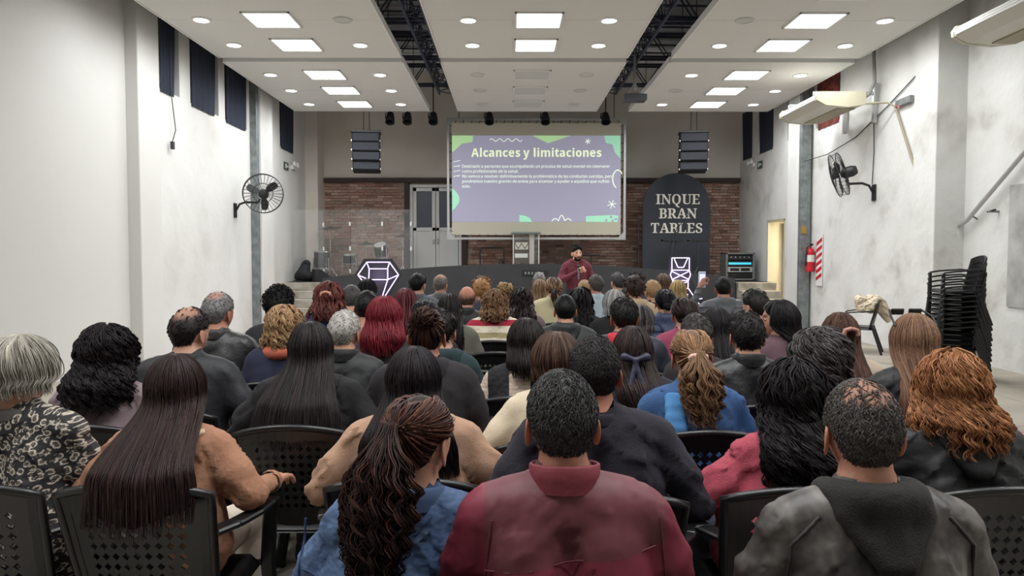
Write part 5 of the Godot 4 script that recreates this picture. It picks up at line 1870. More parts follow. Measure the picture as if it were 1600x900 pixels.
# ---------------------------------------------------------------- printed cloth, in body coordinates (u = x + 0.5, v = 1.25 - y)
func cloth_pic(key: String, n: int, paint: Callable, rough := 0.9, nm := "knit") -> StandardMaterial3D:
	if M.has(key):
		return M[key]
	var im := Image.create(n, n, false, Image.FORMAT_RGB8)
	for y in n:
		for x in n:
			im.set_pixel(x, y, paint.call((x + 0.5) / n - 0.5, 1.25 - (y + 0.5) / n))
	var m := mat(Color.WHITE, rough)
	m.albedo_texture = ImageTexture.create_from_image(im)
	m.normal_enabled = true
	m.normal_texture = M.weave if nm == "knit" else M.fold
	m.normal_scale = 0.35 if nm == "knit" else 0.12
	M[key] = m
	return m

func leopard() -> StandardMaterial3D:
	var cn := noise(40.0, FastNoiseLite.TYPE_CELLULAR, 1, 3)
	cn.fractal_type = FastNoiseLite.FRACTAL_NONE
	cn.cellular_return_type = FastNoiseLite.RETURN_DISTANCE
	cn.cellular_jitter = 0.8
	var br := noise(40.0, FastNoiseLite.TYPE_SIMPLEX_SMOOTH, 2, 7)
	return cloth_pic("leopard", 512, func(x, y):
		var d: float = cn.get_noise_2d(x, y * 1.15) + 1.0
		var w: float = br.get_noise_2d(x, y)
		if d < 0.16:
			return sc(96, 88, 82)
		if d > 0.24 and d < 0.46 and w > -0.22:
			return sc(196, 184, 168).lerp(sc(150, 142, 134), clampf(w, 0, 1))
		return sc(33, 31, 33), 0.8)

func denim_print() -> StandardMaterial3D:
	var a := noise(9.0, FastNoiseLite.TYPE_SIMPLEX_SMOOTH, 4, 2)
	var b := noise(120.0, FastNoiseLite.TYPE_SIMPLEX_SMOOTH, 2, 4)
	return cloth_pic("denim_pic", 384, func(x, y):
		var q: float = clampf(0.5 + a.get_noise_2d(x, y) * 0.6 + b.get_noise_2d(x * 0.4, y) * 0.35, 0, 1)
		return sc(50, 70, 104).lerp(sc(98, 120, 154), q), 0.9)

func maroon_print() -> StandardMaterial3D:
	var a := noise(5.0, FastNoiseLite.TYPE_SIMPLEX_SMOOTH, 3, 2)
	return cloth_pic("maroon_pic", 384, func(x, y):
		var q: float = a.get_noise_2d(x, y) * 0.5 + 0.5
		if y > 0.845 + x * 0.13 and absf(x) < 0.205:
			return sc(102, 49, 57).lerp(sc(112, 55, 63), q)
		return sc(122, 40, 58).lerp(sc(132, 47, 65), q), 0.55, "shell")

func leather_print() -> StandardMaterial3D:
	var a := noise(12.0, FastNoiseLite.TYPE_SIMPLEX_SMOOTH, 6, 12)
	var b := noise(40.0, FastNoiseLite.TYPE_SIMPLEX_SMOOTH, 3, 14)
	return cloth_pic("leather_pic", 384, func(x, y):
		var q: float = clampf(0.42 + a.get_noise_2d(x, y * 0.8) * 0.9 + b.get_noise_2d(x, y) * 0.25, 0, 1)
		return sc(52, 49, 47).lerp(sc(108, 102, 97), q), 0.45, "shell")

func stripe_print() -> StandardMaterial3D:
	return cloth_pic("stripe_pic", 256, func(_x, y):
		var k := fposmod(y - 0.52, 0.21)
		if k < 0.05:
			return sc(168, 44, 66)
		if k > 0.115 and k < 0.155:
			return sc(170, 158, 118)
		return sc(224, 212, 192), 0.95)

func vest_print() -> StandardMaterial3D:
	return cloth_pic("vest_pic", 256, func(x, y):
		if absf(x) < 0.055 or absf(x) > 0.165 or y > 1.0:
			return sc(206, 186, 170) if fposmod(y, 0.02) > 0.006 else sc(190, 168, 152)
		return sc(34, 33, 36), 0.95)

func redblack_print() -> StandardMaterial3D:
	return cloth_pic("redblack_pic", 256, func(x, y):
		if y < 0.86 - absf(x) * 0.3 and absf(x) < 0.17:
			return sc(176, 44, 60)
		return sc(32, 32, 35), 0.9)

func puffer(col: Color) -> StandardMaterial3D:
	var key := "puffer" + col.to_html()
	if M.has(key):
		return M[key]
	var n := 256
	var im := Image.create(n, n, false, Image.FORMAT_L8)
	for y in n:
		for x in n:
			var k := fposmod((y + 0.5) / n, 0.06) / 0.06
			im.set_pixel(x, y, Color.WHITE * sqrt(maxf(0.0, sin(k * PI))))
	var m := mat(col, 0.55)
	m.heightmap_enabled = true
	m.heightmap_texture = ImageTexture.create_from_image(im)
	m.heightmap_scale = 1.6
	M[key] = m
	return m

# ---------------------------------------------------------------- audience
func back_z(o: MeshInstance3D, x: float, y: float) -> float:
	var a: PackedVector3Array = o.mesh.surface_get_arrays(0)[Mesh.ARRAY_VERTEX]
	var best := 1e9
	var z := 0.15
	for q in a:
		if q.z > -0.02:
			var d := (q.x - x) * (q.x - x) + (q.y - y) * (q.y - y) - q.z * 0.0004
			if d < best:
				best = d
				z = q.z
	return z

func seam(t: Node3D, o: MeshInstance3D, pts: Array, m: Material, r := 0.003) -> void:
	var path := []
	for k in pts.size() - 1:
		for s in 8:
			var q: Vector2 = pts[k].lerp(pts[k + 1], s / 8.0)
			path.append(Vector3(q.x, q.y, back_z(o, q.x, q.y) + 0.001))
	var sm := []
	for k in path.size():
		var q: Vector3 = path[k]
		q.z = (path[maxi(k - 1, 0)].z + path[k].z + path[mini(k + 1, path.size() - 1)].z) / 3.0
		sm.append(q)
	mi("seam", line(sm, r, 5), m, t)

func P(label: String, who: String, x: float, z: float, H: float, top: Material, hr: Dictionary, p: Dictionary) -> void:
	p.merge({"label": label, "x": x, "z": z, "H": H, "top_mat": top, "hair": hr})
	if not p.has("skin"):
		p["skin"] = [sc(190, 140, 116), sc(198, 150, 126), sc(182, 130, 106)][absi(hash(label)) % 3]
	var t := person(p)
	var turn: float = p.get("turn", 0.0)
	chair(x, z, turn, "black plastic armchair under the person with " + who if who.length() < 34 else "black plastic armchair under " + who)
	var o: MeshInstance3D = t.get_child(1)
	var lt: Vector3 = p.top
	var head := Vector3(0, H - 0.125, -0.03) + lt * 1.25
	var hb := Basis.from_euler(Vector3(p.get("tilt", 0.0), p.get("yaw", 0.0), 0))
	if top == M.get("denim_pic"):
		var th := mat(sc(52, 70, 104), 0.9)
		seam(t, o, [Vector2(-0.19, H - 0.41), Vector2(0.0, H - 0.42), Vector2(0.19, H - 0.41)], th)
		for s in [-1.0, 1.0]:
			seam(t, o, [Vector2(0.19 * s, H - 0.3), Vector2(0.2 * s, H - 0.42), Vector2(0.19 * s, H - 0.55)], th)
			seam(t, o, [Vector2(0.12 * s, H - 0.42), Vector2(0.07 * s, 0.55)], th)
	elif top == M.get("maroon_pic"):
		seam(t, o, [Vector2(-0.205, 0.82), Vector2(0.0, 0.845), Vector2(0.205, 0.872)], mat(sc(104, 40, 54), 0.7), 0.0025)
		for s in [-1.0, 1.0]:
			seam(t, o, [Vector2(0.19 * s, H - 0.31), Vector2(0.205 * s, H - 0.45), Vector2(0.205 * s, 0.7)], mat(sc(112, 44, 58), 0.7), 0.0025)
	elif top == M.get("leather_pic"):
		var th := mat(sc(58, 55, 53), 0.5)
		for s in [-1.0, 1.0]:
			seam(t, o, [Vector2(0.14 * s, H - 0.275), Vector2(0.2 * s, H - 0.34), Vector2(0.205 * s, 0.8), Vector2(0.2 * s, 0.66)], th, 0.0045)
		seam(t, o, [Vector2(-0.2, 0.8), Vector2(0.0, 0.775), Vector2(0.2, 0.8)], th, 0.0045)
	if p.has("clip"):
		var b := MB.new()
		for s in [-1.0, 1.0]:
			b.tube([Vector3(0, 0.02, 0.125), Vector3(s * 0.03, 0.012, 0.125), Vector3(s * 0.035, -0.015, 0.122)], 0.012, 6)
		var c := mi("hair_clip", b.mesh(), mat(p.clip, 0.4), t)
		c.transform = Transform3D(hb, head + Vector3(0, 0.035, 0))
	if p.has("scrunchie"):
		var pts := []
		for k in 16:
			var a := TAU * k / 16
			pts.append(Vector3(cos(a) * 0.03, sin(a) * 0.012 + 0.02, 0.125 + 0.02 * sin(a)))
		var c := mi("scrunchie", line(pts, 0.014, 7, true), fabric(sc(222, 182, 168)), t)
		c.transform = Transform3D(hb, head)
	if p.has("shawl"):
		var sb := []
		for k in 8:
			var u := k / 8.0
			var u2 := (k + 1) / 8.0
			for o2 in [-0.032, 0.0, 0.032]:
				sb.append([Vector3(o2 * (0.6 + 0.6 * u) - 0.1 - 0.02 * u, H - 0.27 - 0.3 * u, 0.06 + 0.1 * sin(minf(u * 2.0, 1.0) * 1.57)), Vector3(o2 * (0.6 + 0.6 * u2) - 0.1 - 0.02 * u2, H - 0.27 - 0.3 * u2, 0.06 + 0.1 * sin(minf(u2 * 2.0, 1.0) * 1.57)), 0.018, 0.018, 0])
		var f := capsule_field(sb, 0.01, 0.005)
		mi("scarf_end", smooth_mesh(f.v, f.i), fabric(sc(70, 124, 176)), t)
	if p.has("ribbon"):
		var rb := []
		var kn := head + Vector3(-0.01, -0.02, 0.135)
		for s in [-1.0, 1.0]:
			rb.append([kn, kn + Vector3(s * 0.05, 0.014, 0), 0.01, 0.022, 0])
			rb.append([kn, kn + Vector3(s * 0.03, -0.13, 0.035), 0.01, 0.016, 0])
		var rf := capsule_field(rb, 0.009, 0.004)
		mi("hair_ribbon", smooth_mesh(rf.v, rf.i), mat(sc(44, 44, 66), 0.5), t)
	if p.has("sunglasses"):
		var g := Node3D.new()
		g.name = "sunglasses"
		t.add_child(g)
		g.transform = Transform3D(hb * Basis(Vector3.RIGHT, 0.25), head + Vector3(0, 0.104, -0.03))
		for s in [-1.0, 1.0]:
			mi("lens", boxmesh([[s * 0.04 - 0.03, s * 0.04 + 0.03, 0.0, 0.03, -0.05, -0.042]], 0.004), M.black, g)
			mi("temple", line([Vector3(s * 0.072, 0.02, -0.055), Vector3(s * 0.092, 0.01, 0.0), Vector3(s * 0.092, -0.02, 0.05)], 0.005, 5), M.black, g)
	if p.has("print"):
		text(p.print, 0.05, mat(sc(206, 186, 164), 0.7), t, Vector3(0.19, H - 0.37, back_z(o, 0.19, H - 0.37) + 0.012), "lettering")
	if p.has("phone"):
		var w: Array = p.wl
		var ph := thing("smartphone", "white smartphone held up by the person in the grey quilted jacket", "phone", Vector3(x, 0, z) + w[1] + Vector3(0.035, 0.1, -0.02), 0.1)
		mi("case", boxmesh([[-0.04, 0.04, -0.085, 0.085, -0.005, 0.004]], 0.004), M.white, ph)
		mi("display", boxmesh([[-0.035, 0.035, -0.075, 0.075, 0.004, 0.0055]]), glow(sc(120, 128, 156), 0.7), ph)
		var im := mi("picture", boxmesh([[-0.03, 0.03, -0.03, 0.06, 0.0055, 0.0065]]), glow(sc(190, 192, 206), 0.7), ph)
		im.position = Vector3.ZERO
		# the other hand steadies it

func make_speaker() -> void:
	# standing speaker with a microphone, facing the audience; bones in own frame, face towards -z, node turned by pi
	var H := 1.685
	var p := {"label": "standing speaker in a maroon hoodie talking into a microphone before the stage", "H": H}
	var t := thing("person", p.label, "person", Vector3(1.105, 0, -12.0), PI + 0.12)
	var b := []
	var ys := H - 0.31
	for s in [-1.0, 1.0]:
		b.append([Vector3(0.085 * s, ys - 0.09, 0.01), Vector3(0.07 * s, 0.98, 0.01), 0.1, 0.1, 1])
		b.append([Vector3(0.0, H - 0.255, 0.0), Vector3(0.15 * s, ys, 0.01), 0.05, 0.055, 1])
		b.append([Vector3(0.09 * s, 0.93, 0), Vector3(0.1 * s, 0.5, -0.01), 0.1, 0.068, 2])
		b.append([Vector3(0.1 * s, 0.5, -0.01), Vector3(0.11 * s, 0.1, 0.01), 0.066, 0.048, 2])
	b.append([Vector3(-0.1, ys, 0.01), Vector3(0.1, ys, 0.01), 0.075, 0.075, 1])
	b.append([Vector3(0, H - 0.3, 0), Vector3(0, H - 0.15, -0.015), 0.057, 0.056, 0])
	var sh := Vector3(0.18, ys - 0.03, 0.0)
	var el := Vector3(0.29, ys - 0.27, -0.02)
	var wr := Vector3(0.03, ys - 0.11, -0.24)
	b.append([sh, el, 0.064, 0.054, 1]); b.append([el, wr, 0.052, 0.038, 1])
	var sh2 := Vector3(-0.18, ys - 0.03, 0.0)
	var el2 := Vector3(-0.28, ys - 0.29, 0.02)
	var wr2 := Vector3(-0.3, ys - 0.5, -0.06)
	b.append([sh2, el2, 0.064, 0.054, 1]); b.append([el2, wr2, 0.052, 0.038, 1])
	var f := capsule_field(b, 0.017, 0.013)
	var a1 := region_arrays(f, 1, 0.008, 5)
	var a2 := region_arrays(f, 2)
	var a0 := region_arrays(f, 0)
	var out := [PackedVector3Array(), PackedInt32Array(), PackedColorArray()]
	join(out, a0[0], a0[1], Transform3D.IDENTITY, Color.WHITE)
	var inner := []
	for q in b:
		if q[4] != 0:
			inner.append([q[0], q[1], q[2] * 0.72 - 0.004, q[3] * 0.72 - 0.004, 0])
	var fi := capsule_field(inner, 0.03, 0.012)
	join(out, fi.v, fi.i, Transform3D.IDENTITY, Color.WHITE)
	var ht := Transform3D(Basis.from_euler(Vector3(-0.05, 0.1, 0)), Vector3(0, H - 0.125, -0.03))
	var ha := head_arrays(true)
	join(out, ha[0], ha[1], ht, Color.WHITE, ha[2])
	var g := hand_arrays(true)
	var zz := -(wr - el).normalized()
	var xx := Vector3.UP.cross(zz).normalized()
	join(out, g[0], g[1], Transform3D(Basis(xx, zz.cross(xx), zz) * Basis(Vector3.BACK, 1.2), wr - zz * 0.03), Color.WHITE)
	var z2 := -(wr2 - el2).normalized()
	var x2 := Vector3.BACK.cross(z2).normalized()
	join(out, hand_arrays(false)[0], hand_arrays(false)[1], Transform3D(Basis(x2, z2.cross(x2), z2), wr2 - z2 * 0.03), Color.WHITE)
	mi("body", smooth_mesh(out[0], out[1], out[2]), skin(sc(204, 156, 130)), t)
	p["top_mat"] = fabric(sc(94, 36, 48))
	p["top"] = Vector3.ZERO
	mi("hoodie", smooth_mesh(a1[0], a1[1]), p.top_mat, t)
	mi("trousers", smooth_mesh(a2[0], a2[1]), fabric(sc(40, 42, 52), "denim"), t)
	for s in [-1.0, 1.0]:
		var sf := capsule_field([[Vector3(0.11 * s, 0.05, 0.0), Vector3(0.12 * s, 0.04, -0.15), 0.045, 0.036, 0]], 0.02, 0.006)
		mi("shoe", smooth_mesh(sf.v, sf.i), M.black_matt, t)
	p.merge({"z": -3.0, "skin": sc(204, 156, 130)})
	hair(t, ht, {"kind": "short", "col": sc(30, 27, 28), "th": 0.02, "len": 0.03}, false, p)
	p["collar"] = "hood"
	collar(t, p, ht)
	# beard
	lv = PackedVector3Array(); li = PackedInt32Array(); lc = PackedColorArray()
	rng.seed = 4
	for k in 420:
		var x := rng.randf_range(-0.055, 0.055)
		var y := rng.randf_range(-0.115, -0.05)
		if absf(x) < 0.022 and y > -0.085:
			continue
		if y > -0.075 and absf(x) < 0.04:
			continue
		var zf := -0.092 * sqrt(maxf(0.05, 1.0 - pow(x / 0.066, 2.0) - pow((y + 0.02) / 0.125, 2.0)))
		lock(PackedVector3Array([Vector3(x, y, zf + 0.004), Vector3(x, y - 0.006, zf - 0.004), Vector3(x * 0.98, y - 0.014, zf - 0.002)]), 0.004, Color(0.02, 0.016, 0.015))
	for k in 60:
		var x := rng.randf_range(-0.025, 0.025)
		lock(PackedVector3Array([Vector3(x, -0.05, -0.094), Vector3(x * 1.1, -0.054, -0.1), Vector3(x * 1.2, -0.06, -0.096)]), 0.003, Color(0.02, 0.016, 0.015))
	var bd := mi("beard", smooth_mesh(lv, li, lc), hair_mat(0.6), t)
	bd.transform = ht
	var at := t.transform * (wr + Vector3(0.0, 0.03, -0.05))
	var mc := thing("microphone", "black handheld microphone held by the standing speaker", "microphone", at, PI)
	var mb := MB.new()
	mb.tube([Vector3(0, -0.14, -0.02), Vector3(0, 0.04, 0.0)], [0.013, 0.018], 10)
	mi("handle", mb.mesh(), mat(sc(92, 96, 104), 0.4), mc)
	mb = MB.new()
	mb.lathe([Vector2(0, 0.0), Vector2(0.02, 0.005), Vector2(0.028, 0.025), Vector2(0.02, 0.048), Vector2(0, 0.055)], 14, Vector3(0, 0.04, 0.0))
	mi("head_grille", mb.mesh(), M.black, mc)

func make_small_things() -> void:
	# person half out of frame at the right: only the legs show
	var p := {"label": "person in magenta track trousers sitting sideways at the right edge", "x": 2.62, "z": -3.25, "H": 1.22, "turn": 0.75, "top_mat": fabric(sc(186, 60, 112)), "legs": sc(146, 36, 84), "hair": {"kind": "long", "col": sc(40, 34, 34), "L": 0.2, "W": 0.1}}
	person(p)
	chair(2.62, -3.25, 0.75, "black plastic armchair under the person in magenta track trousers")
	# bag and bottle on the floor, handbag and paper by the leopard blouse
	var t := thing("handbag", "tan leather handbag on the floor beside the denim jacket", "bag", Vector3(-0.66, 0, -1.95))
	var f := capsule_field([[Vector3(-0.1, 0.12, 0), Vector3(0.1, 0.12, 0), 0.1, 0.1, 0], [Vector3(-0.09, 0.2, 0), Vector3(0.09, 0.2, 0), 0.06, 0.06, 0]], 0.02, 0.015)
	mi("bag_body", smooth_mesh(f.v, f.i), fabric(sc(150, 110, 80), "leather"), t)
	mi("strap", line([Vector3(-0.1, 0.22, 0), Vector3(-0.06, 0.4, 0.02), Vector3(0.06, 0.42, 0.02), Vector3(0.1, 0.22, 0)], 0.01, 6), mat(sc(196, 160, 128), 0.5), t)
	t = thing("water_bottle", "clear plastic water bottle on the floor near the tan suede jacket", "bottle", Vector3(-1.32, 0, -2.45))
	var b := MB.new()
	b.lathe([Vector2(0, 0), Vector2(0.033, 0), Vector2(0.036, 0.02), Vector2(0.036, 0.16), Vector2(0.014, 0.2), Vector2(0.014, 0.22)], 18)
	mi("bottle_body", b.mesh(), M.acrylic, t)
	b = MB.new()
	b.lathe([Vector2(0, 0.24), Vector2(0.017, 0.24), Vector2(0.017, 0.215)], 14)
	mi("cap", b.mesh(), M.white, t)
	t = thing("shoulder_bag", "black shoulder bag with gold ring on the leopard blouse's lap", "bag", Vector3(-1.22, 0.6, -2.34))
	f = capsule_field([[Vector3(-0.06, 0, 0), Vector3(0.06, 0, 0.04), 0.07, 0.07, 0], [Vector3(-0.05, -0.08, 0), Vector3(0.06, -0.08, 0.03), 0.07, 0.07, 0]], 0.018, 0.012)
	mi("bag_body", smooth_mesh(f.v, f.i), M.black, t)
	var rg := []
	for k in 14:
		rg.append(Vector3(cos(TAU * k / 14) * 0.016, 0.05 + sin(TAU * k / 14) * 0.016, 0.09))
	mi("ring", line(rg, 0.004, 5, true), M.brass, t)
	t = thing("paper_sheet", "folded white paper held on the lap beside the leopard blouse", "paper", Vector3(-1.3, 0.8, -2.5), 0.4)
	mi("sheet", boxmesh([[-0.05, 0.05, -0.06, 0.06, -0.001, 0.001]]), M.white, t)

func make_audience() -> void:
	P("person with grey-blonde bob in a black and cream leopard print blouse", "the leopard print blouse", -1.657, -2.450, 1.249, leopard(), {"kind": "long", "col": sc(150, 142, 130), "col2": sc(206, 200, 188), "L": 0.065, "W": 0.105, "wave": 0.01, "vol": 0.03, "freq": 30.0, "zc": 0.03, "zr": 0.1}, {"near": true, "w": 1.05, "fat": 1.15, "arms": "lap", "legs": sc(44, 62, 92), "top_name": "blouse", "yaw": -0.35})
	P("person with waist-length straight dark brown hair in a tan suede jacket", "the tan suede jacket", -1.139, -2.450, 1.185, fabric(sc(162, 116, 90), "suede"), {"kind": "long", "col": sc(42, 33, 32), "col2": sc(66, 48, 45), "L": 0.36, "W": 0.15, "Wt": 0.15, "wave": 0.006, "vol": 0.014, "freq": 16.0, "zc": 0.285, "zr": 0.04, "zt": 0.07}, {"near": true, "w": 0.98, "arms": "rest", "legs": sc(204, 190, 176), "top_name": "jacket", "collar": "lapel", "collar_mat": fabric(sc(206, 174, 146), "knit"), "yaw": 0.1})
	P("person with long curly auburn ponytail in a blue denim jacket", "the denim jacket", -0.317, -1.800, 1.166, denim_print(), {"kind": "tail", "col": sc(46, 33, 31), "col2": sc(104, 66, 54), "L": 0.4, "W": 0.095, "wave": 0.013, "freq": 105.0, "tie": 1.2, "ox": 0.05, "zt": 0.05}, {"near": true, "w": 1.0, "side": 0.07, "yaw": -0.45, "tilt": -0.12, "legs": sc(40, 44, 56), "top_name": "denim_jacket", "collar": "shirt"})
	P("person with short greying hair in a maroon jacket with stand collar", "the maroon jacket", 0.151, -1.680, 1.241, maroon_print(), {"kind": "short", "col": sc(34, 32, 32), "col2": sc(86, 84, 84), "len": 0.022, "th": 0.012}, {"ruffle": 0.006, "near": true, "w": 1.13, "fat": 1.05, "arms": "lap", "top_name": "jacket", "collar": "stand", "collar_mat": fabric(sc(128, 50, 62), "shell"), "skin": sc(188, 132, 108), "side": -0.02, "yaw": 0.05})
	P("person with thinning crown in a worn grey leather jacket over a black hood", "the grey leather jacket", 0.812, -1.620, 1.232, leather_print(), {"kind": "short", "col": sc(50, 46, 45), "col2": sc(104, 98, 94), "len": 0.018, "th": 0.009, "bald": 0.58}, {"ruffle": 0.009, "near": true, "w": 1.12, "fat": 1.08, "top_name": "leather_jacket", "collar": "hood", "collar_mat": fabric(sc(33, 30, 29), "knit"), "skin": sc(190, 134, 110), "legs": sc(70, 88, 116), "yaw": -0.08})
	P("person with black shoulder-length curls in a mauve grey sweater", "the mauve grey sweater", -1.774, -3.200, 1.208, fabric(sc(134, 118, 122), "knit"), {"kind": "curly", "col": sc(28, 25, 27), "col2": sc(52, 46, 48), "L": 0.22, "W": 0.13, "wave": 0.013, "vol": 0.022, "freq": 110.0, "zc": 0.12, "zr": 0.06, "fluff": 0.02}, {"near": true, "w": 0.95, "turn": 0.1})
	P("person with very long straight black hair in a black fluffy sweater", "the black fluffy sweater", -0.878, -3.200, 1.228, fabric(sc(24, 22, 24), "knit"), {"kind": "long", "col": sc(34, 30, 31), "col2": sc(58, 50, 50), "L": 0.36, "W": 0.15, "Wt": 0.18, "wave": 0.003, "zt": 0.12, "vol": 0.016, "freq": 12.0}, {"near": true, "w": 1.12, "bulk": 1.08, "arms": "rest"})
	P("person with long loose black hair in a beige sweater", "the beige sweater", -0.332, -2.500, 1.204, fabric(sc(172, 136, 112), "knit"), {"kind": "long", "col": sc(30, 27, 29), "col2": sc(48, 42, 44), "L": 0.3, "W": 0.14, "Wt": 0.16, "wave": 0.005, "vol": 0.014, "freq": 20.0}, {"near": true, "w": 1.12, "bulk": 1.04, "fat": 1.1, "arms": "rest"})
	P("person with short black hair and a crown whorl in a navy sweater", "the plain navy sweater", 0.281, -2.350, 1.253, fabric(sc(34, 31, 41), "knit"), {"kind": "short", "col": sc(36, 34, 35), "col2": sc(66, 62, 62), "len": 0.02, "th": 0.012}, {"near": true, "w": 1.18, "bulk": 1.06, "fat": 1.15, "arms": "rest", "skin": sc(180, 120, 98)})
	P("person with long black curls in a raspberry pink hoodie", "the pink hoodie", 0.876, -2.400, 1.167, fabric(sc(168, 70, 86), "knit"), {"kind": "curly", "col": sc(27, 25, 27), "col2": sc(50, 44, 46), "L": 0.3, "W": 0.15, "Wt": 0.17, "wave": 0.013, "vol": 0.02, "freq": 105.0, "zc": 0.17, "zr": 0.05, "fluff": 0.02, "ox": 0.06}, {"near": true, "w": 1.0, "side": 0.07, "arms": "rest", "top_name": "hoodie", "collar": "hood", "yaw": -0.1})
	P("person with ginger shoulder-length curls in a black hooded jacket", "the black jacket under ginger curls", 1.487, -2.400, 1.199, fabric(sc(25, 24, 26), "shell"), {"kind": "curly", "col": sc(138, 84, 56), "col2": sc(196, 142, 98), "L": 0.17, "W": 0.15, "wave": 0.01, "vol": 0.02, "freq": 130.0, "zc": 0.07, "zr": 0.1, "fluff": 0.014}, {"near": true, "w": 1.08, "bulk": 1.06, "fat": 1.1, "top_name": "jacket", "collar": "hood"})
	P("balding person with dark side hair in a black wool coat", "the black wool coat", -1.543, -3.500, 1.268, fabric(sc(25, 26, 31), "shell"), {"kind": "short", "col": sc(44, 38, 38), "col2": sc(60, 54, 54), "bald": 0.6, "th": 0.01}, {"w": 1.16, "bulk": 1.1, "arms": "rest", "top_name": "coat", "collar": "shirt", "yaw": -0.35})
	P("person with short grey hair in a charcoal leather blazer", "the charcoal blazer", -1.719, -4.300, 1.300, fabric(sc(45, 44, 45), "leather"), {"kind": "short", "col": sc(112, 110, 108), "col2": sc(150, 148, 146), "bald": 0.5, "th": 0.012}, {"w": 1.12, "bulk": 1.06, "top_name": "blazer", "collar": "shirt", "yaw": -0.3, "skin": sc(182, 126, 104)})
	P("person with cropped white hair in a black fleece", "the black fleece under white hair", -0.872, -3.850, 1.229, fabric(sc(29, 30, 32), "shell"), {"kind": "short", "col": sc(168, 162, 154), "col2": sc(206, 202, 196), "th": 0.01, "len": 0.018}, {"w": 1.05, "bulk": 1.05, "top_name": "fleece", "collar": "stand", "yaw": -0.25})
	P("person with dark hair in a tousled bun and a dark plum hoodie", "the dark plum hoodie", -0.417, -3.350, 1.266, fabric(sc(38, 34, 38), "knit"), {"kind": "bun", "col": sc(36, 30, 31), "col2": sc(84, 58, 50), "tie": 0.75, "R": 0.05}, {"w": 1.1, "bulk": 1.08, "side": 0.03, "top_name": "hoodie", "collar": "hood", "skin": sc(176, 122, 100)})
	P("person with a brown bob in a cream knitted sweater", "the cream knitted sweater", 0.173, -2.950, 1.206, fabric(sc(206, 190, 164), "knit"), {"kind": "long", "col": sc(66, 48, 42), "col2": sc(98, 74, 62), "L": 0.07, "W": 0.1, "vol": 0.024, "wave": 0.003, "zc": 0.02, "zr": 0.1}, {"w": 1.0, "arms": "rest", "collar": "turtle", "side": 0.02})
	P("person with long black hair in a black and cream panelled vest", "the panelled vest", 0.056, -3.800, 1.192, vest_print(), {"kind": "long", "col": sc(33, 30, 31), "col2": sc(58, 50, 48), "L": 0.16, "W": 0.1, "vol": 0.018, "wave": 0.004, "zc": 0.09, "zr": 0.08}, {"w": 0.98, "top_name": "vest", "side": 0.03})
	P("person with a dark ribbon in long brown hair and a navy top", "the navy top below a hair ribbon", 0.602, -3.500, 1.178, fabric(sc(31, 35, 47), "knit"), {"kind": "long", "col": sc(40, 34, 35), "col2": sc(72, 58, 54), "L": 0.34, "W": 0.12, "vol": 0.014, "ox": 0.06}, {"w": 1.0, "ribbon": true})
	P("person with a frizzy honey ponytail and pink scrunchie in a blue sweatshirt", "the blue sweatshirt with the pink scrunchie", 0.785, -3.100, 1.203, fabric(sc(54, 86, 132), "knit"), {"kind": "tail", "col": sc(126, 98, 76), "col2": sc(168, 126, 90), "L": 0.3, "W": 0.085, "wave": 0.012, "freq": 110.0, "tie": 1.3, "zt": 0.06}, {"near": true, "w": 1.0, "scrunchie": true, "shawl": true})
	P("person with short black hair in a black leather jacket with lettering", "the black leather jacket with lettering", 1.185, -3.600, 1.237, fabric(sc(32, 32, 34), "leather"), {"kind": "short", "col": sc(32, 30, 31), "col2": sc(54, 50, 50), "len": 0.03, "th": 0.014}, {"w": 1.06, "top_name": "leather_jacket", "collar": "stand", "print": "NGE"})
	P("person with tousled iron-grey hair in a royal blue shirt", "the royal blue shirt", 1.282, -2.950, 1.224, fabric(sc(44, 66, 122), "knit"), {"kind": "curly", "col": sc(54, 50, 50), "col2": sc(118, 112, 110), "L": 0.09, "W": 0.105, "wave": 0.016, "vol": 0.02, "freq": 95.0, "zc": 0.02, "zr": 0.09}, {"near": true, "w": 1.0, "top_name": "shirt"})
	P("person with long chestnut hair and a claw clip in a beige jacket", "the beige jacket", 1.759, -3.750, 1.225, fabric(sc(176, 160, 142), "knit"), {"kind": "long", "col": sc(70, 50, 44), "col2": sc(104, 76, 64), "L": 0.42, "W": 0.1, "vol": 0.01, "wave": 0.003}, {"w": 0.92, "top_name": "jacket", "clip": sc(176, 128, 110), "side": -0.03})
	P("person with long caramel hair and sunglasses on the head in a black jacket", "the black jacket under caramel hair", 1.804, -3.200, 1.263, fabric(sc(26, 26, 29), "shell"), {"kind": "long", "col": sc(112, 82, 66), "col2": sc(158, 122, 98), "L": 0.42, "W": 0.13, "vol": 0.014, "wave": 0.005, "freq": 18.0}, {"near": true, "w": 1.02, "top_name": "jacket", "collar": "shirt", "sunglasses": true})
	P("person with golden blonde curls in a navy blue sweater", "the navy sweater under blonde curls", -1.297, -4.200, 1.235, fabric(sc(32, 34, 57), "knit"), {"kind": "curly", "col": sc(148, 112, 82), "col2": sc(206, 172, 130), "L": 0.13, "W": 0.12, "wave": 0.01, "vol": 0.022, "freq": 140.0, "zc": 0.04, "zr": 0.09}, {"w": 0.95, "collar": "scarf", "collar_mat": fabric(sc(176, 92, 70), "knit")})
	P("person with thick black wavy hair in a black and red sweatshirt", "the black and red sweatshirt", -1.578, -5.000, 1.285, redblack_print(), {"kind": "short", "col": sc(26, 25, 27), "col2": sc(40, 38, 40), "len": 0.035, "th": 0.024, "curl": 0.2}, {"w": 1.02, "top_name": "sweatshirt"})
	P("person with bright crimson hair in a dark grey ribbed sweater", "the ribbed dark grey sweater", -0.737, -4.300, 1.281, fabric(sc(56, 51, 54), "knit"), {"kind": "long", "col": sc(108, 34, 44), "col2": sc(142, 52, 62), "L": 0.2, "W": 0.13, "vol": 0.022, "wave": 0.008, "zc": 0.1, "zr": 0.07}, {"w": 1.06})
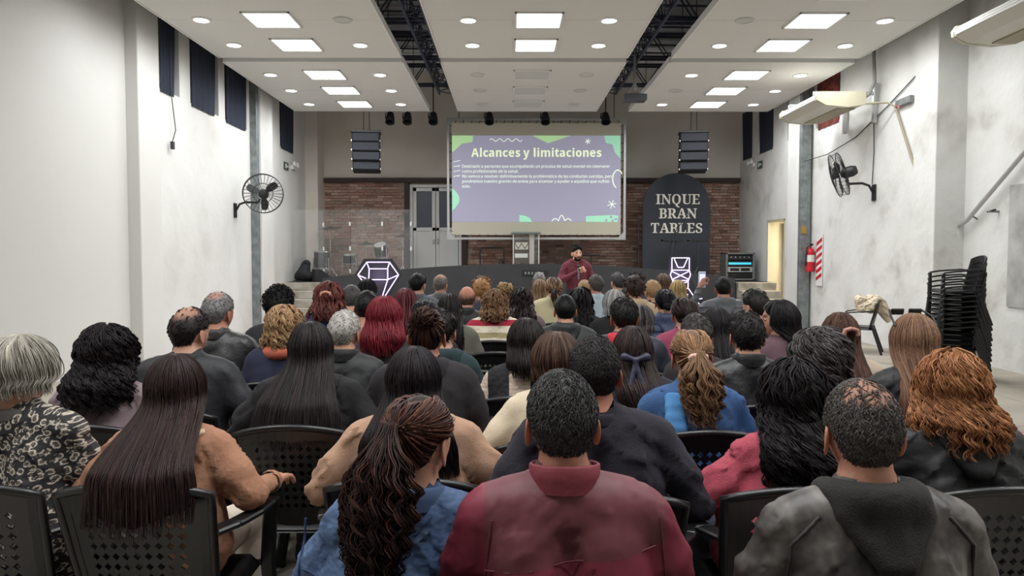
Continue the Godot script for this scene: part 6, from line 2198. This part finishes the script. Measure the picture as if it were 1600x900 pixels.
	P("person with coppery frizzy hair and a leaf clip in a blue sweater", "the blue sweater under coppery hair", -1.377, -5.600, 1.321, fabric(sc(52, 80, 116), "knit"), {"kind": "curly", "col": sc(92, 52, 50), "col2": sc(136, 80, 72), "L": 0.18, "W": 0.14, "wave": 0.014, "vol": 0.024, "freq": 60.0, "zc": 0.08}, {"w": 1.0, "clip": sc(206, 150, 128)})
	P("person with short dark grey hair near the glowing diamond", "the dark grey hair near the diamond", -1.401, -6.500, 1.255, fabric(sc(44, 44, 48), "knit"), {"kind": "short", "col": sc(66, 64, 64), "col2": sc(96, 94, 92), "th": 0.016}, {"w": 1.0})
	P("person with a neat black crop and bare neck in a dusky pink top", "the dusky pink top", -0.994, -5.100, 1.272, fabric(sc(172, 132, 120), "knit"), {"kind": "short", "col": sc(27, 26, 28), "col2": sc(27, 26, 28), "th": 0.014}, {"w": 0.98, "skin": sc(178, 122, 102)})
	P("person with long black hair sitting right before the glowing diamond", "the black hair before the diamond", -1.415, -7.300, 1.292, fabric(sc(38, 37, 39), "knit"), {"kind": "long", "col": sc(30, 28, 30), "col2": sc(30, 28, 30), "L": 0.22, "W": 0.11}, {"w": 0.92})
	P("person with long burgundy hair in a mint green top", "the mint green top", -0.836, -5.900, 1.258, fabric(sc(176, 200, 188), "knit"), {"kind": "long", "col": sc(84, 42, 48), "col2": sc(116, 62, 66), "L": 0.3, "W": 0.12, "vol": 0.014}, {"w": 0.95})
	P("person with black gathered hair and a white hair clip", "the white hair clip", -0.546, -4.750, 1.235, fabric(sc(37, 35, 38), "knit"), {"kind": "bun", "col": sc(27, 26, 28), "col2": sc(44, 40, 42), "tie": 1.2, "R": 0.03}, {"w": 0.95, "clip": sc(230, 224, 210)})
	P("person with a black quiff in a teal green hoodie", "the teal hoodie", -0.380, -4.150, 1.206, fabric(sc(32, 51, 53), "knit"), {"kind": "short", "col": sc(28, 27, 29), "col2": sc(52, 46, 46), "th": 0.018, "len": 0.035}, {"w": 0.95, "top_name": "hoodie", "collar": "hood", "yaw": -0.3})
	P("person with long sleek black hair in an olive cardigan", "the olive cardigan", -0.445, -5.500, 1.233, fabric(sc(98, 96, 84), "knit"), {"kind": "long", "col": sc(33, 30, 31), "col2": sc(54, 46, 46), "L": 0.32, "W": 0.11, "vol": 0.01}, {"w": 0.95, "top_name": "cardigan"})
	P("person with thick black hair in a grey wool pullover beside the diamond", "the grey wool pullover", -0.945, -7.600, 1.335, fabric(sc(92, 96, 102), "knit"), {"kind": "short", "col": sc(28, 27, 29), "col2": sc(28, 27, 29), "th": 0.016, "len": 0.03}, {"w": 1.08, "collar": "shirt", "yaw": -0.4})
	P("person with thinning grey hair in a grey blazer before the white doors", "the grey blazer", -0.800, -8.600, 1.296, fabric(sc(96, 96, 98), "shell"), {"kind": "short", "col": sc(92, 88, 84), "col2": sc(128, 124, 118), "bald": 0.6}, {"w": 1.1, "top_name": "blazer", "collar": "shirt", "yaw": -0.4})
	P("bald person in a black zipped jacket", "the bald head and black jacket", -0.396, -6.900, 1.232, fabric(sc(34, 37, 38), "shell"), {"kind": "short", "col": sc(78, 62, 54), "col2": sc(92, 76, 66), "bald": 1.15, "th": 0.004}, {"w": 1.08, "top_name": "jacket", "collar": "stand", "skin": sc(196, 138, 116)})
	P("person with short ginger-blonde curls in a dark top", "the ginger-blonde curls", -0.299, -8.000, 1.256, fabric(sc(66, 76, 84), "knit"), {"kind": "short", "col": sc(164, 116, 72), "col2": sc(196, 150, 104), "th": 0.03, "len": 0.04, "curl": 0.3}, {"w": 0.95})
	P("person with streaked blonde hair pinned up in a white blouse", "the white blouse", -0.039, -7.400, 1.256, fabric(sc(206, 200, 194), "knit"), {"kind": "bun", "col": sc(150, 120, 84), "col2": sc(204, 172, 126), "tie": 1.0, "R": 0.05}, {"w": 0.92, "top_name": "blouse"})
	P("person with brown curls in a cream sweater with red and olive stripes", "the striped sweater", -0.118, -6.150, 1.237, stripe_print(), {"kind": "curly", "col": sc(112, 80, 62), "col2": sc(160, 126, 96), "L": 0.15, "W": 0.11, "wave": 0.014, "vol": 0.02, "freq": 140.0, "zc": 0.08}, {"w": 1.12, "bulk": 1.05})
	P("person with long dark ringlets beside the striped sweater", "the dark ringlets", 0.113, -6.500, 1.237, fabric(sc(120, 104, 104), "knit"), {"kind": "curly", "col": sc(38, 30, 32), "col2": sc(66, 52, 52), "L": 0.24, "W": 0.11, "wave": 0.014, "vol": 0.016, "freq": 140.0}, {"w": 0.92})
	P("person with cropped grey hair in the front row near the speaker", "the cropped grey hair", 0.401, -9.600, 1.303, fabric(sc(51, 51, 54), "knit"), {"kind": "short", "col": sc(110, 106, 104), "col2": sc(150, 146, 142)}, {"w": 1.02})
	P("person with long dark blonde hair in a tan top", "the long dark blonde hair", 0.358, -8.400, 1.250, fabric(sc(150, 128, 104), "knit"), {"kind": "long", "col": sc(128, 102, 78), "col2": sc(168, 140, 108), "L": 0.34, "W": 0.11}, {"w": 0.92})
	P("person with a low blonde-tipped ponytail in a cream fleece", "the cream fleece", 0.476, -7.700, 1.299, fabric(sc(206, 196, 160), "knit"), {"kind": "tail", "col": sc(72, 58, 54), "col2": sc(186, 150, 116), "L": 0.2, "W": 0.05, "tie": 1.6}, {"w": 1.12, "bulk": 1.12, "top_name": "fleece"})
	P("person with short black hair in a charcoal hooded jacket", "the charcoal hooded jacket", 0.434, -5.600, 1.218, fabric(sc(42, 44, 45), "shell"), {"kind": "short", "col": sc(28, 27, 28), "col2": sc(28, 27, 28), "th": 0.014}, {"w": 1.1, "bulk": 1.05, "top_name": "jacket", "collar": "hood"})
	P("person with very long black corkscrew curls", "the black corkscrew curls", 0.624, -6.400, 1.242, fabric(sc(38, 37, 38), "knit"), {"kind": "curly", "col": sc(29, 28, 30), "col2": sc(48, 44, 46), "L": 0.42, "W": 0.13, "wave": 0.014, "vol": 0.022, "freq": 90.0, "zc": 0.17, "zr": 0.05}, {"w": 0.95})
	P("small person with sandy hair close to the speaker", "the sandy hair", 0.953, -9.200, 1.216, fabric(sc(110, 96, 84), "knit"), {"kind": "short", "col": sc(150, 120, 90), "col2": sc(180, 150, 116)}, {"w": 0.85})
	P("person with grey-flecked hair in a pale blue shirt", "the pale blue shirt", 0.954, -8.000, 1.311, fabric(sc(186, 204, 216), "knit"), {"kind": "short", "col": sc(64, 62, 62), "col2": sc(96, 92, 90), "th": 0.014}, {"w": 1.05, "top_name": "shirt", "yaw": 0.35, "collar": "turtle"})
	P("person with silver bobbed hair in black", "the silver bob", 0.902, -6.200, 1.229, fabric(sc(25, 24, 25), "knit"), {"kind": "long", "col": sc(140, 138, 136), "col2": sc(186, 184, 182), "L": 0.1, "W": 0.1, "vol": 0.018}, {"w": 1.02})
	P("person with wavy dark grey hair in a black top before the stage", "the wavy dark grey hair", 1.339, -9.000, 1.309, fabric(sc(26, 26, 29), "knit"), {"kind": "short", "col": sc(50, 50, 52), "col2": sc(100, 98, 98), "th": 0.02, "len": 0.03}, {"w": 1.05, "yaw": 0.4})
	P("person with a round mop of dark curls in a beige hoodie", "the beige hoodie", 1.241, -7.200, 1.307, fabric(sc(190, 168, 136), "knit"), {"kind": "short", "col": sc(50, 40, 37), "col2": sc(76, 62, 56), "th": 0.034, "len": 0.045, "curl": 0.4}, {"w": 1.0, "top_name": "hoodie", "collar": "hood"})
	P("person with short straw-blond hair in a black shirt", "the straw-blond hair", 1.496, -7.600, 1.262, fabric(sc(28, 28, 29), "knit"), {"kind": "short", "col": sc(156, 122, 88), "col2": sc(190, 156, 118), "th": 0.016}, {"w": 0.98, "yaw": 0.3})
	P("person with straight mid-brown hair in front of the neon tower", "the mid-brown hair", 1.904, -9.000, 1.301, fabric(sc(44, 41, 42), "knit"), {"kind": "long", "col": sc(88, 70, 60), "col2": sc(118, 96, 82), "L": 0.2, "W": 0.1}, {"w": 0.92})
	P("person with straight golden hair in front of the neon tower", "the golden hair", 1.900, -8.200, 1.249, fabric(sc(96, 84, 76), "knit"), {"kind": "long", "col": sc(164, 138, 92), "col2": sc(196, 170, 122), "L": 0.28, "W": 0.11}, {"w": 0.92})
	P("person with black tied hair in a quilted navy puffer jacket", "the quilted navy puffer", 1.350, -6.300, 1.235, puffer(sc(50, 58, 88)), {"kind": "bun", "col": sc(27, 27, 30), "col2": sc(44, 42, 46), "tie": 1.7, "R": 0.03}, {"w": 1.12, "bulk": 1.14, "top_name": "puffer_jacket", "collar": "hood"})
	P("person with black hair in a navy jacket over a red hood", "the navy jacket with red hood", 0.730, -4.600, 1.248, fabric(sc(35, 39, 50), "shell"), {"kind": "short", "col": sc(28, 27, 28), "col2": sc(44, 40, 40), "th": 0.018, "len": 0.028}, {"w": 1.2, "bulk": 1.12, "top_name": "jacket", "collar": "hood", "collar_mat": fabric(sc(196, 50, 62), "knit")})
	P("low-seated person with grey-streaked bob in a black coat", "the grey-streaked bob", 0.979, -5.400, 1.153, fabric(sc(29, 29, 31), "knit"), {"kind": "long", "col": sc(66, 62, 62), "col2": sc(104, 98, 96), "L": 0.08, "W": 0.095, "vol": 0.018}, {"w": 0.92})
	P("person with dark ponytail in a berry pink sweater", "the berry pink sweater", 1.207, -5.000, 1.237, fabric(sc(146, 64, 92), "knit"), {"kind": "tail", "col": sc(44, 36, 36), "col2": sc(66, 54, 52), "L": 0.2, "W": 0.05, "tie": 1.6}, {"w": 0.98})
	P("person in a grey quilted jacket holding up a phone", "the grey quilted jacket", 2.172, -7.400, 1.307, puffer(sc(92, 94, 100)), {"kind": "short", "col": sc(26, 25, 26), "col2": sc(26, 25, 26), "th": 0.008, "len": 0.012}, {"w": 1.16, "bulk": 1.12, "arms": "highleft", "top_name": "puffer_jacket", "collar": "hood", "skin": sc(178, 124, 102), "phone": true})
	P("person with thick dark hair in a black sweatshirt by the side door", "the black sweatshirt by the side door", 1.831, -5.400, 1.261, fabric(sc(23, 23, 25), "knit"), {"kind": "short", "col": sc(36, 34, 34), "col2": sc(56, 52, 50), "th": 0.022, "len": 0.03}, {"w": 1.1, "yaw": 0.5})
	P("person in profile with black braided hair and a dusky plum sweater", "the dusky plum sweater", 1.658, -4.400, 1.251, fabric(sc(92, 68, 76), "knit"), {"kind": "long", "col": sc(28, 27, 29), "col2": sc(46, 42, 44), "L": 0.3, "W": 0.12, "vol": 0.024, "wave": 0.008, "zc": 0.12, "zr": 0.06}, {"w": 1.02, "yaw": 0.95, "turn": 0.3})
	P("person with long jet-black hair beside the lettered leather jacket", "the long jet-black hair", 1.292, -4.500, 1.198, fabric(sc(31, 29, 31), "knit"), {"kind": "long", "col": sc(30, 29, 31), "col2": sc(50, 46, 48), "L": 0.34, "W": 0.12}, {"w": 0.92})
	P("small person with short dark grey hair between blond ponytail and black hair", "the small short-haired person", 1.063, -4.100, 1.184, fabric(sc(41, 38, 41), "knit"), {"kind": "short", "col": sc(58, 56, 56), "col2": sc(84, 80, 78), "th": 0.016, "len": 0.03}, {"w": 0.8})

const PANEL_E := 1.0
const ROUND_E := 1.5

func _ready() -> void:
	# camera, environment, exposure
	var cam := Camera3D.new()
	cam.name = "camera"
	cam.fov = 42.74
	cam.near = 0.05
	cam.far = 100.0
	add_child(cam)
	cam.position = Vector3(0, 1.52, 0)
	cam.rotation_degrees = Vector3(-2.49, -0.25, 0)
	cam.current = true
	var we := WorldEnvironment.new()
	we.name = "environment"
	var env := Environment.new()
	env.background_mode = Environment.BG_COLOR
	env.background_color = Color(0.03, 0.035, 0.05)
	env.tonemap_mode = Environment.TONE_MAPPER_LINEAR
	env.tonemap_exposure = 1.58
	env.sdfgi_enabled = true
	env.ssao_enabled = true
	env.ssil_enabled = true
	we.environment = env
	add_child(we)
	var annex := OmniLight3D.new()
	annex.name = "annex_lamp"
	annex.light_energy = 6.0
	annex.light_color = Color(1.0, 0.95, 0.84)
	annex.light_size = 0.2
	annex.omni_range = 20.0
	annex.omni_attenuation = 2.0
	annex.shadow_enabled = true
	add_child(annex)
	annex.position = Vector3(8.1, 2.3, -17.0)
	# large structure, then objects
	make_materials()
	make_shell()
	make_ceiling()
	print("shell %d" % Time.get_ticks_msec())
	make_screen()
	make_sign()
	make_line_arrays()
	make_neon()
	make_stage_props()
	wall_bits()
	print("props %d" % Time.get_ticks_msec())
	make_audience()
	print("audience %d" % Time.get_ticks_msec())
	make_speaker()
	make_spare_chairs()
	make_small_things()
	print("done %d" % Time.get_ticks_msec())
